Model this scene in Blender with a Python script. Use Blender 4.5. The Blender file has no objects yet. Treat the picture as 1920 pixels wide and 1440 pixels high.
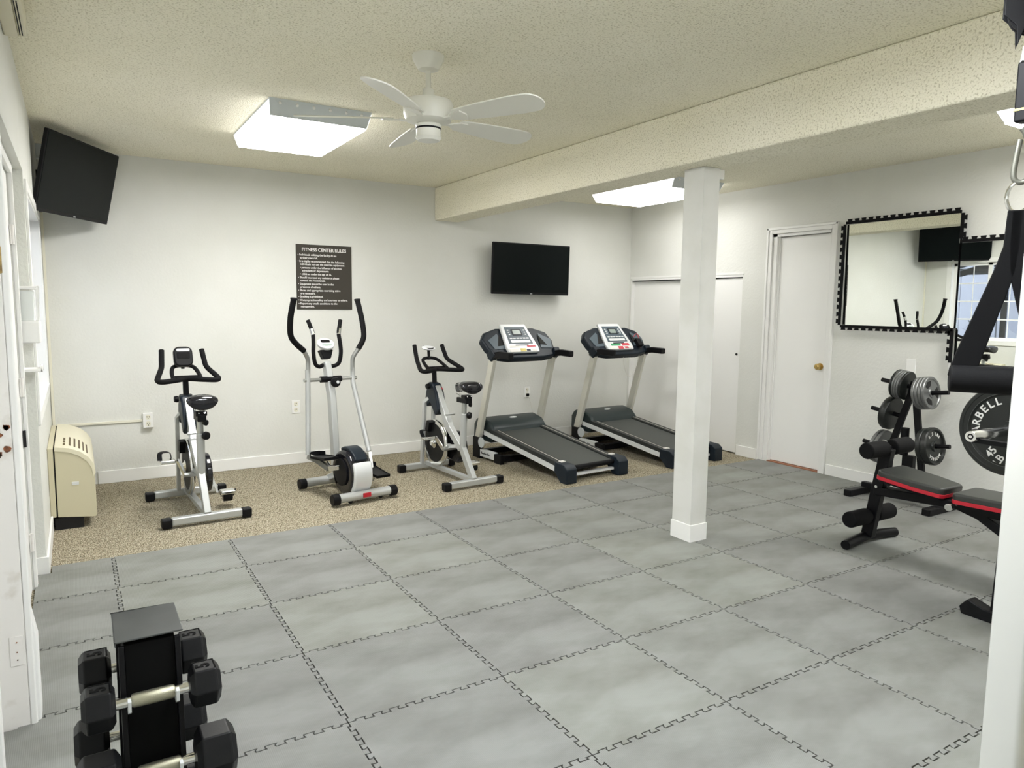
import bpy, bmesh, math, random
from mathutils import Vector, Matrix
random.seed(7)
PI = math.pi
SC = bpy.context.scene
COL = SC.collection
V = Vector

# ------------------------------------------------------------------ room measures (metres)
YB, XL, XR, HC, YC = 3.563, -0.912, 4.739, 2.529, 1.633   # back wall, left wall, right wall, ceiling, carpet edge
YF = -3.75                                                # wall behind the camera
CZ = -0.012                                               # carpet level (the mats are 12 mm thick, their top is z = 0)

# ------------------------------------------------------------------ materials
def nodes(name):
    m = bpy.data.materials.new(name); m.use_nodes = True
    nt = m.node_tree; b = nt.nodes['Principled BSDF']
    return m, nt, b

def mat(name, col, rough=.5, metal=0., bump=None, var=None, spec=.5, coat=0., coords='Object'):
    """bump=(scale, strength, distance)   var=(scale, colour2, low, high)"""
    m, nt, b = nodes(name)
    N, L = nt.nodes, nt.links
    b.inputs['Base Color'].default_value = (*col, 1)
    b.inputs['Roughness'].default_value = rough
    b.inputs['Metallic'].default_value = metal
    b.inputs['Specular IOR Level'].default_value = spec
    b.inputs['Coat Weight'].default_value = coat
    if bump or var:
        tc = N.new('ShaderNodeTexCoord')
    if var:
        n = N.new('ShaderNodeTexNoise'); n.inputs['Scale'].default_value = var[0]; n.inputs['Detail'].default_value = 5
        r = N.new('ShaderNodeValToRGB'); r.color_ramp.elements[0].position = var[2]; r.color_ramp.elements[1].position = var[3]
        r.color_ramp.elements[0].color = (*var[1], 1); r.color_ramp.elements[1].color = (*col, 1)
        L.new(tc.outputs[coords], n.inputs['Vector']); L.new(n.outputs['Fac'], r.inputs['Fac']); L.new(r.outputs['Color'], b.inputs['Base Color'])
    if bump:
        n = N.new('ShaderNodeTexNoise'); n.inputs['Scale'].default_value = bump[0]; n.inputs['Detail'].default_value = 4
        bp = N.new('ShaderNodeBump'); bp.inputs['Strength'].default_value = bump[1]; bp.inputs['Distance'].default_value = bump[2]
        L.new(tc.outputs[coords], n.inputs['Vector']); L.new(n.outputs['Fac'], bp.inputs['Height']); L.new(bp.outputs['Normal'], b.inputs['Normal'])
    return m

M = {}
M['wall'] = mat('wall_paint', (.73, .735, .70), .75, bump=(55, .35, .006), var=(2.2, (.70, .705, .665), .35, .65))
M['white'] = mat('white_paint', (.84, .84, .82), .45, bump=(18, .08, .003))
M['worn_white'] = mat('worn_white_paint', (.80, .78, .75), .5, bump=(9, .25, .004), var=(14, (.68, .65, .60), .28, .42))
M['post_paint'] = mat('post_paint', (.68, .68, .65), .6, bump=(12, .15, .005), var=(5, (.63, .63, .59), .35, .6))
M['door'] = mat('door_paint', (.86, .86, .84), .5, bump=(3, .05, .004))
M['black'] = mat('black_plastic', (.005, .005, .006), .45, spec=.18)
M['foam'] = mat('black_foam', (.004, .004, .0045), .8, spec=.2, bump=(160, .3, .002))
M['blackmetal'] = mat('black_powder_coat', (.004, .004, .005), .42, spec=.2)
M['rubber'] = mat('black_rubber', (.0045, .005, .0055), .42, spec=.22, bump=(220, .12, .001), var=(30, (.007, .007, .008), .3, .7))
M['gloss'] = mat('gloss_black', (.010, .010, .013), .09)
M['screen'] = mat('tv_screen', (.004, .006, .006), .25, spec=.10)
M['chrome'] = mat('chrome', (.78, .78, .76), .14, 1.)
M['steel'] = mat('brushed_steel', (.48, .49, .48), .32, .9)
M['silver'] = mat('silver_paint', (.50, .515, .51), .36, .45)
M['silver_light'] = mat('light_silver_plastic', (.74, .76, .77), .35, .15)
M['knurl'] = mat('knurled_chrome', (.40, .385, .29), .36, .9, bump=(900, .6, .001))
M['beige_tube'] = mat('champagne_paint', (.66, .65, .58), .4, .25)
M['dash'] = mat('dark_blue_plastic', (.009, .015, .023), .42, spec=.3)
M['dash2'] = mat('mid_blue_plastic', (.075, .105, .13), .42)
M['hood'] = mat('dark_teal_plastic', (.016, .027, .029), .38)
M['belt'] = mat('walking_belt', (.055, .060, .055), .6, bump=(400, .3, .001))
M['rail'] = mat('foot_rail', (.014, .017, .016), .5)
M['lcd'] = mat('lcd_grey', (.30, .36, .33), .25)
M['vinyl'] = mat('bench_vinyl', (.035, .037, .034), .36, bump=(90, .08, .002))
M['red'] = mat('red_trim', (.50, .012, .028), .4)
M['plate'] = mat('grey_plate', (.17, .175, .175), .36, .5, bump=(60, .15, .002))
M['plate_edge'] = mat('iron_plate', (.008, .010, .009), .4, .0, bump=(80, .2, .002))
M['lettering'] = mat('white_lettering', (.82, .82, .80), .5)
M['beige'] = mat('beige_plastic', (.72, .68, .52), .45)
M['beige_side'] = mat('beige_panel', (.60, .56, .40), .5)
M['cream'] = mat('cream_plastic', (.80, .78, .66), .45)
M['brass'] = mat('brass', (.62, .44, .16), .3, .9)
M['dark'] = mat('dark_void', (.006, .006, .006), .8)
M['fan'] = mat('fan_white', (.78, .77, .70), .4)
M['fix'] = mat('fixture_grey', (.62, .66, .68), .5)
M['sticker_w'] = mat('white_sticker', (.82, .80, .76), .5)
M['sticker_y'] = mat('yellow_sticker', (.72, .60, .16), .5)
M['sticker_r'] = mat('red_sticker', (.62, .07, .09), .5)
M['sticker_g'] = mat('green_sticker', (.06, .35, .14), .5)
M['cord'] = mat('white_cord', (.72, .71, .66), .5)
M['topplate'] = mat('rack_top_metal', (.10, .105, .105), .34, .5, bump=(6, .12, .004), var=(7, (.06, .065, .065), .3, .7))
M['label_dark'] = mat('debossed_mark', (.003, .003, .003), .8, spec=.1)
M['rust'] = mat('rust_chip', (.28, .10, .04), .8, var=(60, (.06, .03, .02), .4, .6))
M['chip'] = mat('old_brass_chip', (.52, .36, .12), .6, var=(40, (.25, .17, .07), .35, .6))
M['threshold'] = mat('wood_threshold', (.32, .14, .08), .6)
M['nylon'] = mat('black_nylon', (.003, .003, .0035), .75, spec=.15, bump=(300, .3, .001))
M['hook'] = mat('galvanised_hook', (.20, .20, .17), .4, .7)

def emit(name, col, s):
    m = bpy.data.materials.new(name); m.use_nodes = True; nt = m.node_tree; nt.nodes.clear()
    e = nt.nodes.new('ShaderNodeEmission'); o = nt.nodes.new('ShaderNodeOutputMaterial')
    e.inputs['Color'].default_value = (*col, 1); e.inputs['Strength'].default_value = s
    nt.links.new(e.outputs[0], o.inputs[0]); return m
M['lamp'] = emit('fluorescent_lens', (1.0, .985, .955), 15.0)
M['side_glow'] = emit('added_side_glow', (1.0, .985, .95), 1.3)  # weak glow added on the housing sides to light the ceiling
M['lamp_dim'] = emit('fluorescent_lens_dim', (1.0, .985, .955), 3.7)
M['lamp_mid'] = emit('fluorescent_lens_mid', (1.0, .985, .955), 9.5)
M['lamp_added'] = emit('added_lens_cool', (.93, .965, 1.0), 18.0)  # lens of the added, unseen overhead light

def popcorn():
    m, nt, b = nodes('popcorn_plaster'); N, L = nt.nodes, nt.links
    tc = N.new('ShaderNodeTexCoord')
    n1 = N.new('ShaderNodeTexNoise'); n1.inputs['Scale'].default_value = 115; n1.inputs['Detail'].default_value = 4
    v = N.new('ShaderNodeTexVoronoi'); v.inputs['Scale'].default_value = 130
    r = N.new('ShaderNodeValToRGB'); r.color_ramp.elements[0].position = .33; r.color_ramp.elements[1].position = .47
    r.color_ramp.elements[0].color = (.62, .58, .43, 1); r.color_ramp.elements[1].color = (.93, .895, .75, 1)
    big = N.new('ShaderNodeTexNoise'); big.inputs['Scale'].default_value = 1.1
    mx = N.new('ShaderNodeMixRGB'); mx.blend_type = 'MULTIPLY'; mx.inputs['Fac'].default_value = .35
    r2 = N.new('ShaderNodeValToRGB'); r2.color_ramp.elements[0].color = (.85, .84, .75, 1); r2.color_ramp.elements[1].color = (1, 1, 1, 1)
    r2.color_ramp.elements[0].position = .35; r2.color_ramp.elements[1].position = .65
    bp = N.new('ShaderNodeBump'); bp.inputs['Strength'].default_value = .45; bp.inputs['Distance'].default_value = .008
    for a in (n1, v, big): L.new(tc.outputs['Object'], a.inputs['Vector'])
    L.new(n1.outputs['Fac'], r.inputs['Fac']); L.new(big.outputs['Fac'], r2.inputs['Fac'])
    L.new(r.outputs['Color'], mx.inputs['Color1']); L.new(r2.outputs['Color'], mx.inputs['Color2'])
    L.new(mx.outputs['Color'], b.inputs['Base Color']); L.new(v.outputs['Distance'], bp.inputs['Height']); L.new(bp.outputs['Normal'], b.inputs['Normal'])
    b.inputs['Roughness'].default_value = .95
    return m
M['popcorn'] = popcorn()

def carpet():
    m, nt, b = nodes('loop_carpet'); N, L = nt.nodes, nt.links
    tc = N.new('ShaderNodeTexCoord')
    v = N.new('ShaderNodeTexVoronoi'); v.inputs['Scale'].default_value = 190
    mp = N.new('ShaderNodeMapping'); mp.inputs['Scale'].default_value = (1.0, .55, 1)
    n = N.new('ShaderNodeTexNoise'); n.inputs['Scale'].default_value = 150; n.inputs['Detail'].default_value = 3
    r = N.new('ShaderNodeValToRGB'); e = r.color_ramp.elements
    e[0].position = .32; e[0].color = (.075, .062, .038, 1); e[1].position = .66; e[1].color = (.60, .55, .43, 1)
    k = e.new(.46); k.color = (.30, .26, .18, 1)
    bp = N.new('ShaderNodeBump'); bp.inputs['Strength'].default_value = .8; bp.inputs['Distance'].default_value = .01
    L.new(tc.outputs['Object'], mp.inputs['Vector']); L.new(mp.outputs[0], v.inputs['Vector']); L.new(mp.outputs[0], n.inputs['Vector'])
    L.new(n.outputs['Fac'], r.inputs['Fac']); L.new(r.outputs['Color'], b.inputs['Base Color'])
    L.new(v.outputs['Distance'], bp.inputs['Height']); L.new(bp.outputs['Normal'], b.inputs['Normal'])
    b.inputs['Roughness'].default_value = .95; b.inputs['Specular IOR Level'].default_value = .1
    return m
M['carpet'] = carpet()

def matfoam():
    m, nt, b = nodes('grey_eva_foam'); N, L = nt.nodes, nt.links
    tc = N.new('ShaderNodeTexCoord'); oi = N.new('ShaderNodeObjectInfo')
    n = N.new('ShaderNodeTexNoise'); n.inputs['Scale'].default_value = 2.6; n.inputs['Detail'].default_value = 6; n.inputs['Roughness'].default_value = .6
    mp = N.new('ShaderNodeMapping'); mp.inputs['Scale'].default_value = (.7, 1.5, 1)
    add = N.new('ShaderNodeVectorMath'); add.operation = 'ADD'
    r = N.new('ShaderNodeValToRGB'); e = r.color_ramp.elements
    e[0].position = .30; e[0].color = (.152, .153, .137, 1); e[1].position = .62; e[1].color = (.245, .252, .238, 1)
    hs = N.new('ShaderNodeHueSaturation')
    mr = N.new('ShaderNodeMapRange'); mr.inputs['To Min'].default_value = .90; mr.inputs['To Max'].default_value = 1.07
    L.new(oi.outputs['Random'], mr.inputs['Value']); L.new(mr.outputs[0], hs.inputs['Value'])
    mr2 = N.new('ShaderNodeMapRange'); mr2.inputs['To Min'].default_value = .5; mr2.inputs['To Max'].default_value = 1.3
    L.new(oi.outputs['Random'], mr2.inputs['Value']); L.new(mr2.outputs[0], hs.inputs['Saturation'])
    L.new(tc.outputs['Object'], mp.inputs['Vector']); L.new(mp.outputs[0], n.inputs['Vector'])
    L.new(n.outputs['Fac'], r.inputs['Fac']); L.new(r.outputs['Color'], hs.inputs['Color']); L.new(hs.outputs['Color'], b.inputs['Base Color'])
    w = N.new('ShaderNodeTexWave'); w.bands_direction = 'X'; w.inputs['Scale'].default_value = 55
    bp = N.new('ShaderNodeBump'); bp.inputs['Strength'].default_value = .22; bp.inputs['Distance'].default_value = .0015
    L.new(tc.outputs['Object'], w.inputs['Vector']); L.new(w.outputs['Fac'], bp.inputs['Height']); L.new(bp.outputs['Normal'], b.inputs['Normal'])
    b.inputs['Roughness'].default_value = .62; b.inputs['Specular IOR Level'].default_value = .35
    return m
M['mat'] = matfoam()
def mirror_mat():
    m, nt, b = nodes('mirror_silver')
    b.inputs['Base Color'].default_value = (.90, .93, .90, 1); b.inputs['Metallic'].default_value = 1; b.inputs['Roughness'].default_value = .0
    return m
M['mirror'] = mirror_mat()
def glass_mat():
    m = bpy.data.materials.new('window_glass'); m.use_nodes = True; nt = m.node_tree; nt.nodes.clear()
    t = nt.nodes.new('ShaderNodeBsdfTransparent'); g = nt.nodes.new('ShaderNodeBsdfGlossy'); g.inputs['Roughness'].default_value = .02
    mx = nt.nodes.new('ShaderNodeMixShader'); mx.inputs[0].default_value = .06; o = nt.nodes.new('ShaderNodeOutputMaterial')
    t.inputs[0].default_value = (.93, .96, .97, 1)
    nt.links.new(t.outputs[0], mx.inputs[1]); nt.links.new(g.outputs[0], mx.inputs[2]); nt.links.new(mx.outputs[0], o.inputs[0]); return m
M['glass'] = glass_mat()
M['siding'] = mat('blue_grey_siding', (.42, .42, .45), .8, bump=(6, .3, .01))
M['clear'] = mat('frosted_plastic', (.76, .79, .77), .2)

# ------------------------------------------------------------------ mesh builder
class MB:
    def __init__(s): s.v = []; s.f = []; s.sm = []
    def add(s, vs, fs, smooth=False, T=None):
        o = len(s.v)
        for p in vs:
            p = V(p); s.v.append(tuple(T @ p) if T else tuple(p))
        for f in fs: s.f.append([o + i for i in f]); s.sm.append(smooth)
        return s
    def box(s, c, d, rot=None, T=None):
        x, y, z = d[0] / 2, d[1] / 2, d[2] / 2
        vs = [V((a * x, b * y, e * z)) for a in (-1, 1) for b in (-1, 1) for e in (-1, 1)]
        if rot:
            R = (Matrix.Rotation(rot[2], 3, 'Z') @ Matrix.Rotation(rot[1], 3, 'Y') @ Matrix.Rotation(rot[0], 3, 'X'))
            vs = [R @ p for p in vs]
        vs = [p + V(c) for p in vs]
        return s.add(vs, [(0, 1, 3, 2), (4, 6, 7, 5), (0, 4, 5, 1), (2, 3, 7, 6), (0, 2, 6, 4), (1, 5, 7, 3)], False, T)
    def bb(s, a, b):   # box from two corners
        return s.box([(a[i] + b[i]) / 2 for i in range(3)], [abs(a[i] - b[i]) for i in range(3)])
    def frame(s, d, hint=None):
        d = V(d).normalized(); h = V(hint) if hint else (V((0, 0, 1)) if abs(d.z) < .9 else V((0, 1, 0)))
        a = d.cross(h).normalized(); b = a.cross(d).normalized(); return a, b
    def tube(s, pts, r, n=12, caps=True, closed=False, rr=None, sq=None, hint=None):
        """round tube along points; rr = radii; sq=(w,h) gives a rectangular section (w along the hint's cross)"""
        pts = [V(p) for p in pts]; m = len(pts); rings = []
        for i, p in enumerate(pts):
            if closed: d = (pts[(i + 1) % m] - pts[i - 1])
            else: d = (pts[min(i + 1, m - 1)] - pts[max(i - 1, 0)])
            if i == 0: a, b = s.frame(d, hint); 
            else:
                d = d.normalized(); a = (a - d * a.dot(d)).normalized(); b = a.cross(d).normalized()
            ri = rr[i] if rr else r
            if sq: ring = [p + a * u * sq[0] * (rr[i] if rr else 1) / 2 + b * w * sq[1] / 2 for u, w in ((-1, -1), (1, -1), (1, 1), (-1, 1))]
            else: ring = [p + (a * math.cos(2 * PI * k / n) + b * math.sin(2 * PI * k / n)) * ri for k in range(n)]
            rings.append(ring)
        k = 4 if sq else n; vs = [q for g in rings for q in g]; fs = []
        for i in range(m if closed else m - 1):
            j = (i + 1) % m
            for q in range(k): fs.append((i * k + q, i * k + (q + 1) % k, j * k + (q + 1) % k, j * k + q))
        s.add(vs, fs, not sq)
        if caps and not closed:
            s.add(rings[0], [tuple(range(k))[::-1]]); s.add(rings[-1], [tuple(range(k))])
        return s
    def cyl(s, p0, p1, r0, r1=None, n=24): return s.tube([p0, p1], r0, n, rr=[r0, r0 if r1 is None else r1])
    def lathe(s, prof, o=(0, 0, 0), ax=(0, 0, 1), n=32, smooth=True):
        """prof = [(radius, height)...] about axis ax from o"""
        a, b = s.frame(ax); ax = V(ax).normalized(); o = V(o); vs = []; fs = []
        for r, h in prof:
            for k in range(n): vs.append(o + ax * h + (a * math.cos(2 * PI * k / n) + b * math.sin(2 * PI * k / n)) * r)
        for i in range(len(prof) - 1):
            for k in range(n): fs.append((i * n + k, i * n + (k + 1) % n, (i + 1) * n + (k + 1) % n, (i + 1) * n + k))
        return s.add(vs, fs, smooth)
    def prism(s, poly, d0, d1, T, smooth=False):
        """poly in T's xy plane, extruded from z=d0 to z=d1"""
        n = len(poly); vs = [(x, y, d0) for x, y in poly] + [(x, y, d1) for x, y in poly]
        fs = [(i, (i + 1) % n, n + (i + 1) % n, n + i) for i in range(n)]
        s.add(vs, fs, smooth, T); s.add(vs, [tuple(range(n))[::-1], tuple(range(n, 2 * n))], False, T); return s
    def ell(s, c, r, n=16, m=10, T=None):
        vs = []; fs = []
        for i in range(m + 1):
            th = PI * i / m
            for k in range(n):
                ph = 2 * PI * k / n
                vs.append((c[0] + r[0] * math.sin(th) * math.cos(ph), c[1] + r[1] * math.sin(th) * math.sin(ph), c[2] + r[2] * math.cos(th)))
        for i in range(m):
            for k in range(n): fs.append((i * n + k, (i + 1) * n + k, (i + 1) * n + (k + 1) % n, i * n + (k + 1) % n))
        return s.add(vs, fs, True, T)
    def build(s, name, m, parent=None, bev=0., seg=2, sharp=40, sub=0, **kw):
        me = bpy.data.meshes.new(name); me.from_pydata(s.v, [], s.f)
        bm = bmesh.new(); bm.from_mesh(me); bmesh.ops.remove_doubles(bm, verts=bm.verts, dist=1e-5)
        bmesh.ops.recalc_face_normals(bm, faces=bm.faces)
        for f in bm.faces: f.smooth = True
        bm.to_mesh(me); bm.free()
        me.set_sharp_from_angle(angle=math.radians(sharp))
        me.materials.append(M[m] if isinstance(m, str) else m)
        o = bpy.data.objects.new(name, me); COL.objects.link(o)
        if parent: o.parent = parent
        if bev:
            b = o.modifiers.new('bevel', 'BEVEL'); b.width = bev; b.segments = seg; b.limit_method = 'ANGLE'; b.angle_limit = math.radians(40)
            b.harden_normals = True
        if sub:
            q = o.modifiers.new('sub', 'SUBSURF'); q.levels = sub; q.render_levels = sub
        for k, v in kw.items(): o[k] = v
        return o

def FR(o, x, y):      # 4x4 matrix: origin, x axis, y axis
    x = V(x).normalized(); y = V(y); y = (y - x * y.dot(x)).normalized(); z = x.cross(y)
    return Matrix(((x.x, y.x, z.x, o[0]), (x.y, y.y, z.y, o[1]), (x.z, y.z, z.z, o[2]), (0, 0, 0, 1)))
def thing(name, label, cat, loc=(0, 0, 0), rz=0, group=None, T=None):
    o = bpy.data.objects.new(name, None); COL.objects.link(o); o.empty_display_size = .1
    if T: o.matrix_world = T
    else: o.location = loc; o.rotation_euler = (0, 0, rz)
    o['label'] = label; o['category'] = cat
    if group: o['group'] = group
    return o
def tag(o, label, cat, group=None):
    o['label'] = label; o['category'] = cat
    if group: o['group'] = group
    return o
def struct(o): o['kind'] = 'structure'; return o
def copy_tree(o, parent=None):
    c = o.copy(); COL.objects.link(c)
    if parent: c.parent = parent
    for ch in [k for k in bpy.data.objects if k.parent == o and k is not c]: copy_tree(ch, c)
    return c
def clone(o, loc, label=None, rz=None):
    kids = [k for k in bpy.data.objects if k.parent == o]
    c = o.copy(); COL.objects.link(c); c.location = loc
    if rz is not None: c.rotation_euler = (0, 0, rz)
    if label: c['label'] = label
    for k in kids:
        sub = [q for q in bpy.data.objects if q.parent == k]
        d = k.copy(); COL.objects.link(d); d.parent = c
        for q in sub:
            e = q.copy(); COL.objects.link(e); e.parent = d
    return c
def text(name, body, size, T, m='lettering', parent=None, align='CENTER', ext=.0006, space=1., bold=0., sx=1., line=1.):
    cu = bpy.data.curves.new(name, 'FONT'); cu.body = body; cu.size = size; cu.align_x = align; cu.align_y = 'CENTER' if '\n' not in body else 'TOP'
    cu.extrude = ext; cu.space_character = space; cu.offset = bold; cu.space_line = line
    t = bpy.data.objects.new(name + '_c', cu); COL.objects.link(t)
    bpy.context.view_layer.update()
    me = bpy.data.meshes.new_from_object(t.evaluated_get(bpy.context.evaluated_depsgraph_get()))
    bpy.data.objects.remove(t); bpy.data.curves.remove(cu)
    me.transform(Matrix.Diagonal((sx, 1, 1, 1))); me.transform(T); me.materials.clear(); me.materials.append(M[m]); me.name = name
    o = bpy.data.objects.new(name, me); COL.objects.link(o)
    if parent: o.parent = parent
    return o
def arc(c, r, a0, a1, n, T=None):
    return [(c[0] + r * math.cos(a0 + (a1 - a0) * i / n), c[1] + r * math.sin(a0 + (a1 - a0) * i / n)) for i in range(n + 1)]
def smooth_path(pts, n=6):     # Catmull-Rom
    pts = [V(p) for p in pts]; out = []
    P = [pts[0] * 2 - pts[1]] + pts + [pts[-1] * 2 - pts[-2]]
    for i in range(1, len(P) - 2):
        for k in range(n):
            t = k / n; a, b, c, d = P[i - 1], P[i], P[i + 1], P[i + 2]
            out.append(.5 * ((2 * b) + (c - a) * t + (2 * a - 5 * b + 4 * c - d) * t * t + (3 * b - a - 3 * c + d) * t ** 3))
    out.append(pts[-1]); return out
def rrect(w, h, r, n=4):
    out = []
    for cx, cy, a in ((w / 2 - r, h / 2 - r, 0), (-w / 2 + r, h / 2 - r, PI / 2), (-w / 2 + r, -h / 2 + r, PI), (w / 2 - r, -h / 2 + r, 1.5 * PI)):
        out += arc((cx, cy), r, a, a + PI / 2, n)
    return out

# ================================================================== THE ROOM
WT = .14
WL2 = -.962                                             # the recessed near part of the left wall
struct(MB().bb((-1.25, YF - .1, CZ - .1), (XR + .1, YB + .1, CZ)).build('floor', 'carpet'))
struct(MB().bb((-1.25, YF - .1, HC), (XR + .1, YB + .1, HC + .1)).build('ceiling', 'popcorn'))
struct(MB().bb((-1.25, YB, CZ), (XR + .1, YB + .1, HC)).build('wall_back', 'wall'))
struct(MB().bb((-1.25, YF - .1, CZ), (XR + .1, YF, HC)).build('wall_front', 'wall'))
# right wall with the openings of the closet and the door
CL0, CL1, CLZ = 1.93, 3.535, 1.735                       # closet opening
DR0, DR1, DRZ = .998, 1.60, 2.085                        # door opening
w = MB()
for a, b, z0, z1 in ((YF - .1, DR0, CZ, HC), (DR1, CL0, CZ, HC), (CL1, YB + .1, CZ, HC), (DR0, DR1, DRZ, HC), (CL0, CL1, CLZ, HC)):
    w.bb((XR, a, z0), (XR + .1, b, z1))
w.bb((XR + .1, DR0 - .1, CZ), (XR + .12, CL1 + .1, HC))
struct(w.build('wall_right', 'wall'))
# left wall: far part with a window, near recessed part with a door, nearest doorway
WY0, WY1, WZ0, WZ1 = 1.64, 3.18, .82, 1.965
JY = 1.535
w = MB()
for a, b, z0, z1 in ((JY, WY0, CZ, HC), (WY1, YB + .1, CZ, HC), (WY0, WY1, CZ, WZ0), (WY0, WY1, WZ1, HC)):
    w.bb((XL - WT, a, z0), (XL, b, z1))
struct(w.build('wall_left', 'wall'))
w = MB()
LD0, LD1, LDZ = .50, 1.33, 2.0
NJ0, NJ1 = -.95, -.02
for a, b, z0, z1 in ((YF - .1, NJ0, CZ, HC), (NJ1, LD0, CZ, HC), (LD1, JY + .001, CZ, HC), (LD0, LD1, LDZ, HC), (NJ0, NJ1, 2.05, HC)):
    w.bb((WL2 - .12, a, z0), (WL2, b, z1))
w.bb((WL2 - .14, NJ0 - .1, CZ), (WL2 - .12, NJ1 + .1, HC))
w.bb((WL2 - .02, -.05, 2.05), (XL, JY + .01, HC))                   # soffit strip that brings the upper wall flush
struct(w.build('wall_left_near', 'wall'))

# beam and pillar
struct(MB().bb((2.27, YF, 2.22), (2.53, YB, HC)).build('trim_1', 'popcorn', bev=.012))
p = MB().bb((2.388, .215, -.011), (2.518, .372, 2.219))
post = struct(p.build('trim_2', 'post_paint', bev=.003))
struct(MB().bb((2.382, .209, -.0105), (2.524, .378, .105)).build('trim_3', 'white', bev=.004))
struct(MB().bb((2.516, .235, 2.165), (2.575, .262, 2.219)).bb((2.516, .235, 2.165), (2.522, .33, 2.219)).build('trim_4', 'post_paint'))

# baseboards
def baseboard(name, a, b, t=.014, h=.088):
    m = MB().bb((a[0], a[1], CZ), (b[0], b[1], h)); return struct(m.build(name, 'white', bev=.004))
baseboard('baseboard_back', (-.63, YB - .014), (XR, YB))
baseboard('baseboard_right', (XR - .014, 1.665), (XR, CL0 - .02))
baseboard('baseboard_right_near', (XR - .014, YF), (XR, DR0 - .062))
baseboard('baseboard_left', (XL, JY), (XL + .013, 2.35))
struct(MB().bb((WL2, JY - .012, CZ), (XL + .013, JY, .088)).build('baseboard_left_end', 'white', bev=.003))
baseboard('baseboard_left_near', (WL2, .06), (WL2 + .013, LD0 - .06))
baseboard('baseboard_front', (-.9, YF), (XR, YF + .014))

# closet double door (door_1) and door (door_2)
def door_label(o, l): o['label'] = l
root = bpy.data.objects.new('door_1', None); COL.objects.link(root); root.location = (XR, (CL0 + CL1) / 2, CZ); struct(root)
door_label(root, 'low white sliding closet doors behind the second treadmill and the pillar')
hw = (CL1 - CL0) / 2
for k, (a, b, x) in enumerate(((-hw + .004, .02, .018), (.0, hw - .004, .045))):
    MB().bb((x, a, .012), (x + .022, b, CLZ - CZ - .03)).build('door_panel', 'door', root, bev=.002)
MB().bb((.0, -hw, CLZ - CZ - .022), (.09, hw, CLZ - CZ)).bb((.0, hw - .006, 0), (.09, hw, CLZ - CZ)).build('door_frame', 'white', root)
MB().bb((-.004, -hw - .01, CLZ - CZ + .0), (.0, hw + .01, CLZ - CZ + .02)).build('door_track', 'white', root)
MB().cyl((.012, -hw + .05, .98), (.019, -hw + .05, .98), .012).build('finger_pull', 'dark', root)
MB().bb((.012, -hw + .02, CLZ - CZ - .032), (.075, hw - .02, CLZ - CZ - .024)).build('painted_shade_strip', 'dark', root)  # dark strip in place of the shade above the door panels

root = bpy.data.objects.new('door_2', None); COL.objects.link(root); root.location = (XR, (DR0 + DR1) / 2, CZ); struct(root)
door_label(root, 'tall white flush door with brass knob on the right wall')
hw = (DR1 - DR0) / 2; dz = DRZ - CZ
MB().bb((.035, -hw + .022, .02), (.075, hw - .05, dz - .03)).build('door_leaf', 'door', root, bev=.003)
m = MB()
for a, b in ((-hw - .055, -hw), (hw, hw + .055)): m.bb((-.016, a, 0), (0, b, dz + .055)); 
m.bb((-.016, -hw, dz), (0, hw, dz + .055))
for a, b in ((-hw - .055, -hw - .035), (hw + .035, hw + .055)): m.bb((-.024, a, 0), (-.016, b, dz + .055))
m.bb((-.024, -hw - .055, dz + .035), (-.016, hw + .055, dz + .055))
m.build('door_casing', 'white', root, bev=.003)
m = MB(); m.bb((0, -hw, 0), (.1, -hw + .018, dz)); m.bb((0, hw - .045, 0), (.1, hw, dz)); m.bb((0, -hw, dz - .025), (.1, hw, dz)); m.bb((.02, hw - .06, 0), (.034, hw - .045, dz))
m.build('door_jamb', 'white', root, bev=.002)
k = MB(); k.lathe([(.0, -.060), (.018, -.058), (.027, -.045), (.026, -.032), (.012, -.022), (.011, -.006), (.030, -.004), (.030, 0)], (.035, -hw + .075, .93), (1, 0, 0), 24)
k.build('door_knob', 'brass', root)
MB().bb((.0, -hw + .018, 0), (.08, hw - .045, .016)).build('threshold', 'threshold', root)

# left door (door_3) with hinges
root = bpy.data.objects.new('door_3', None); COL.objects.link(root); root.location = (WL2, (LD0 + LD1) / 2, CZ); struct(root)
door_label(root, 'white door in the left wall seen edge-on, with painted hinges')
hw = (LD1 - LD0) / 2; dz = LDZ - CZ
MB().bb((-.045, -hw + .004, .01), (-.006, hw - .004, dz - .005)).build('door_leaf', 'door', root)
m = MB()
for a, b in ((-hw - .06, -hw), (hw + .004, hw + .062)): m.bb((0, a, 0), (.016, b, dz + .06))
m.bb((0, -hw, dz), (.016, hw + .004, dz + .06))
m.build('door_casing', 'white', root, bev=.003)
for z in (.245, 1.01, 1.73):
    h = MB().cyl((.004, hw - .002, z - .045), (.004, hw - .002, z + .045), .008)
    h.bb((-.004, hw - .03, z - .045), (.001, hw + .004, z + .045)); h.build('door_hinge', 'worn_white', root)
MB().bb((-.004, hw - .012, .72), (.008, hw + .004, .80)).build('latch_mark', 'dark', root)

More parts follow.
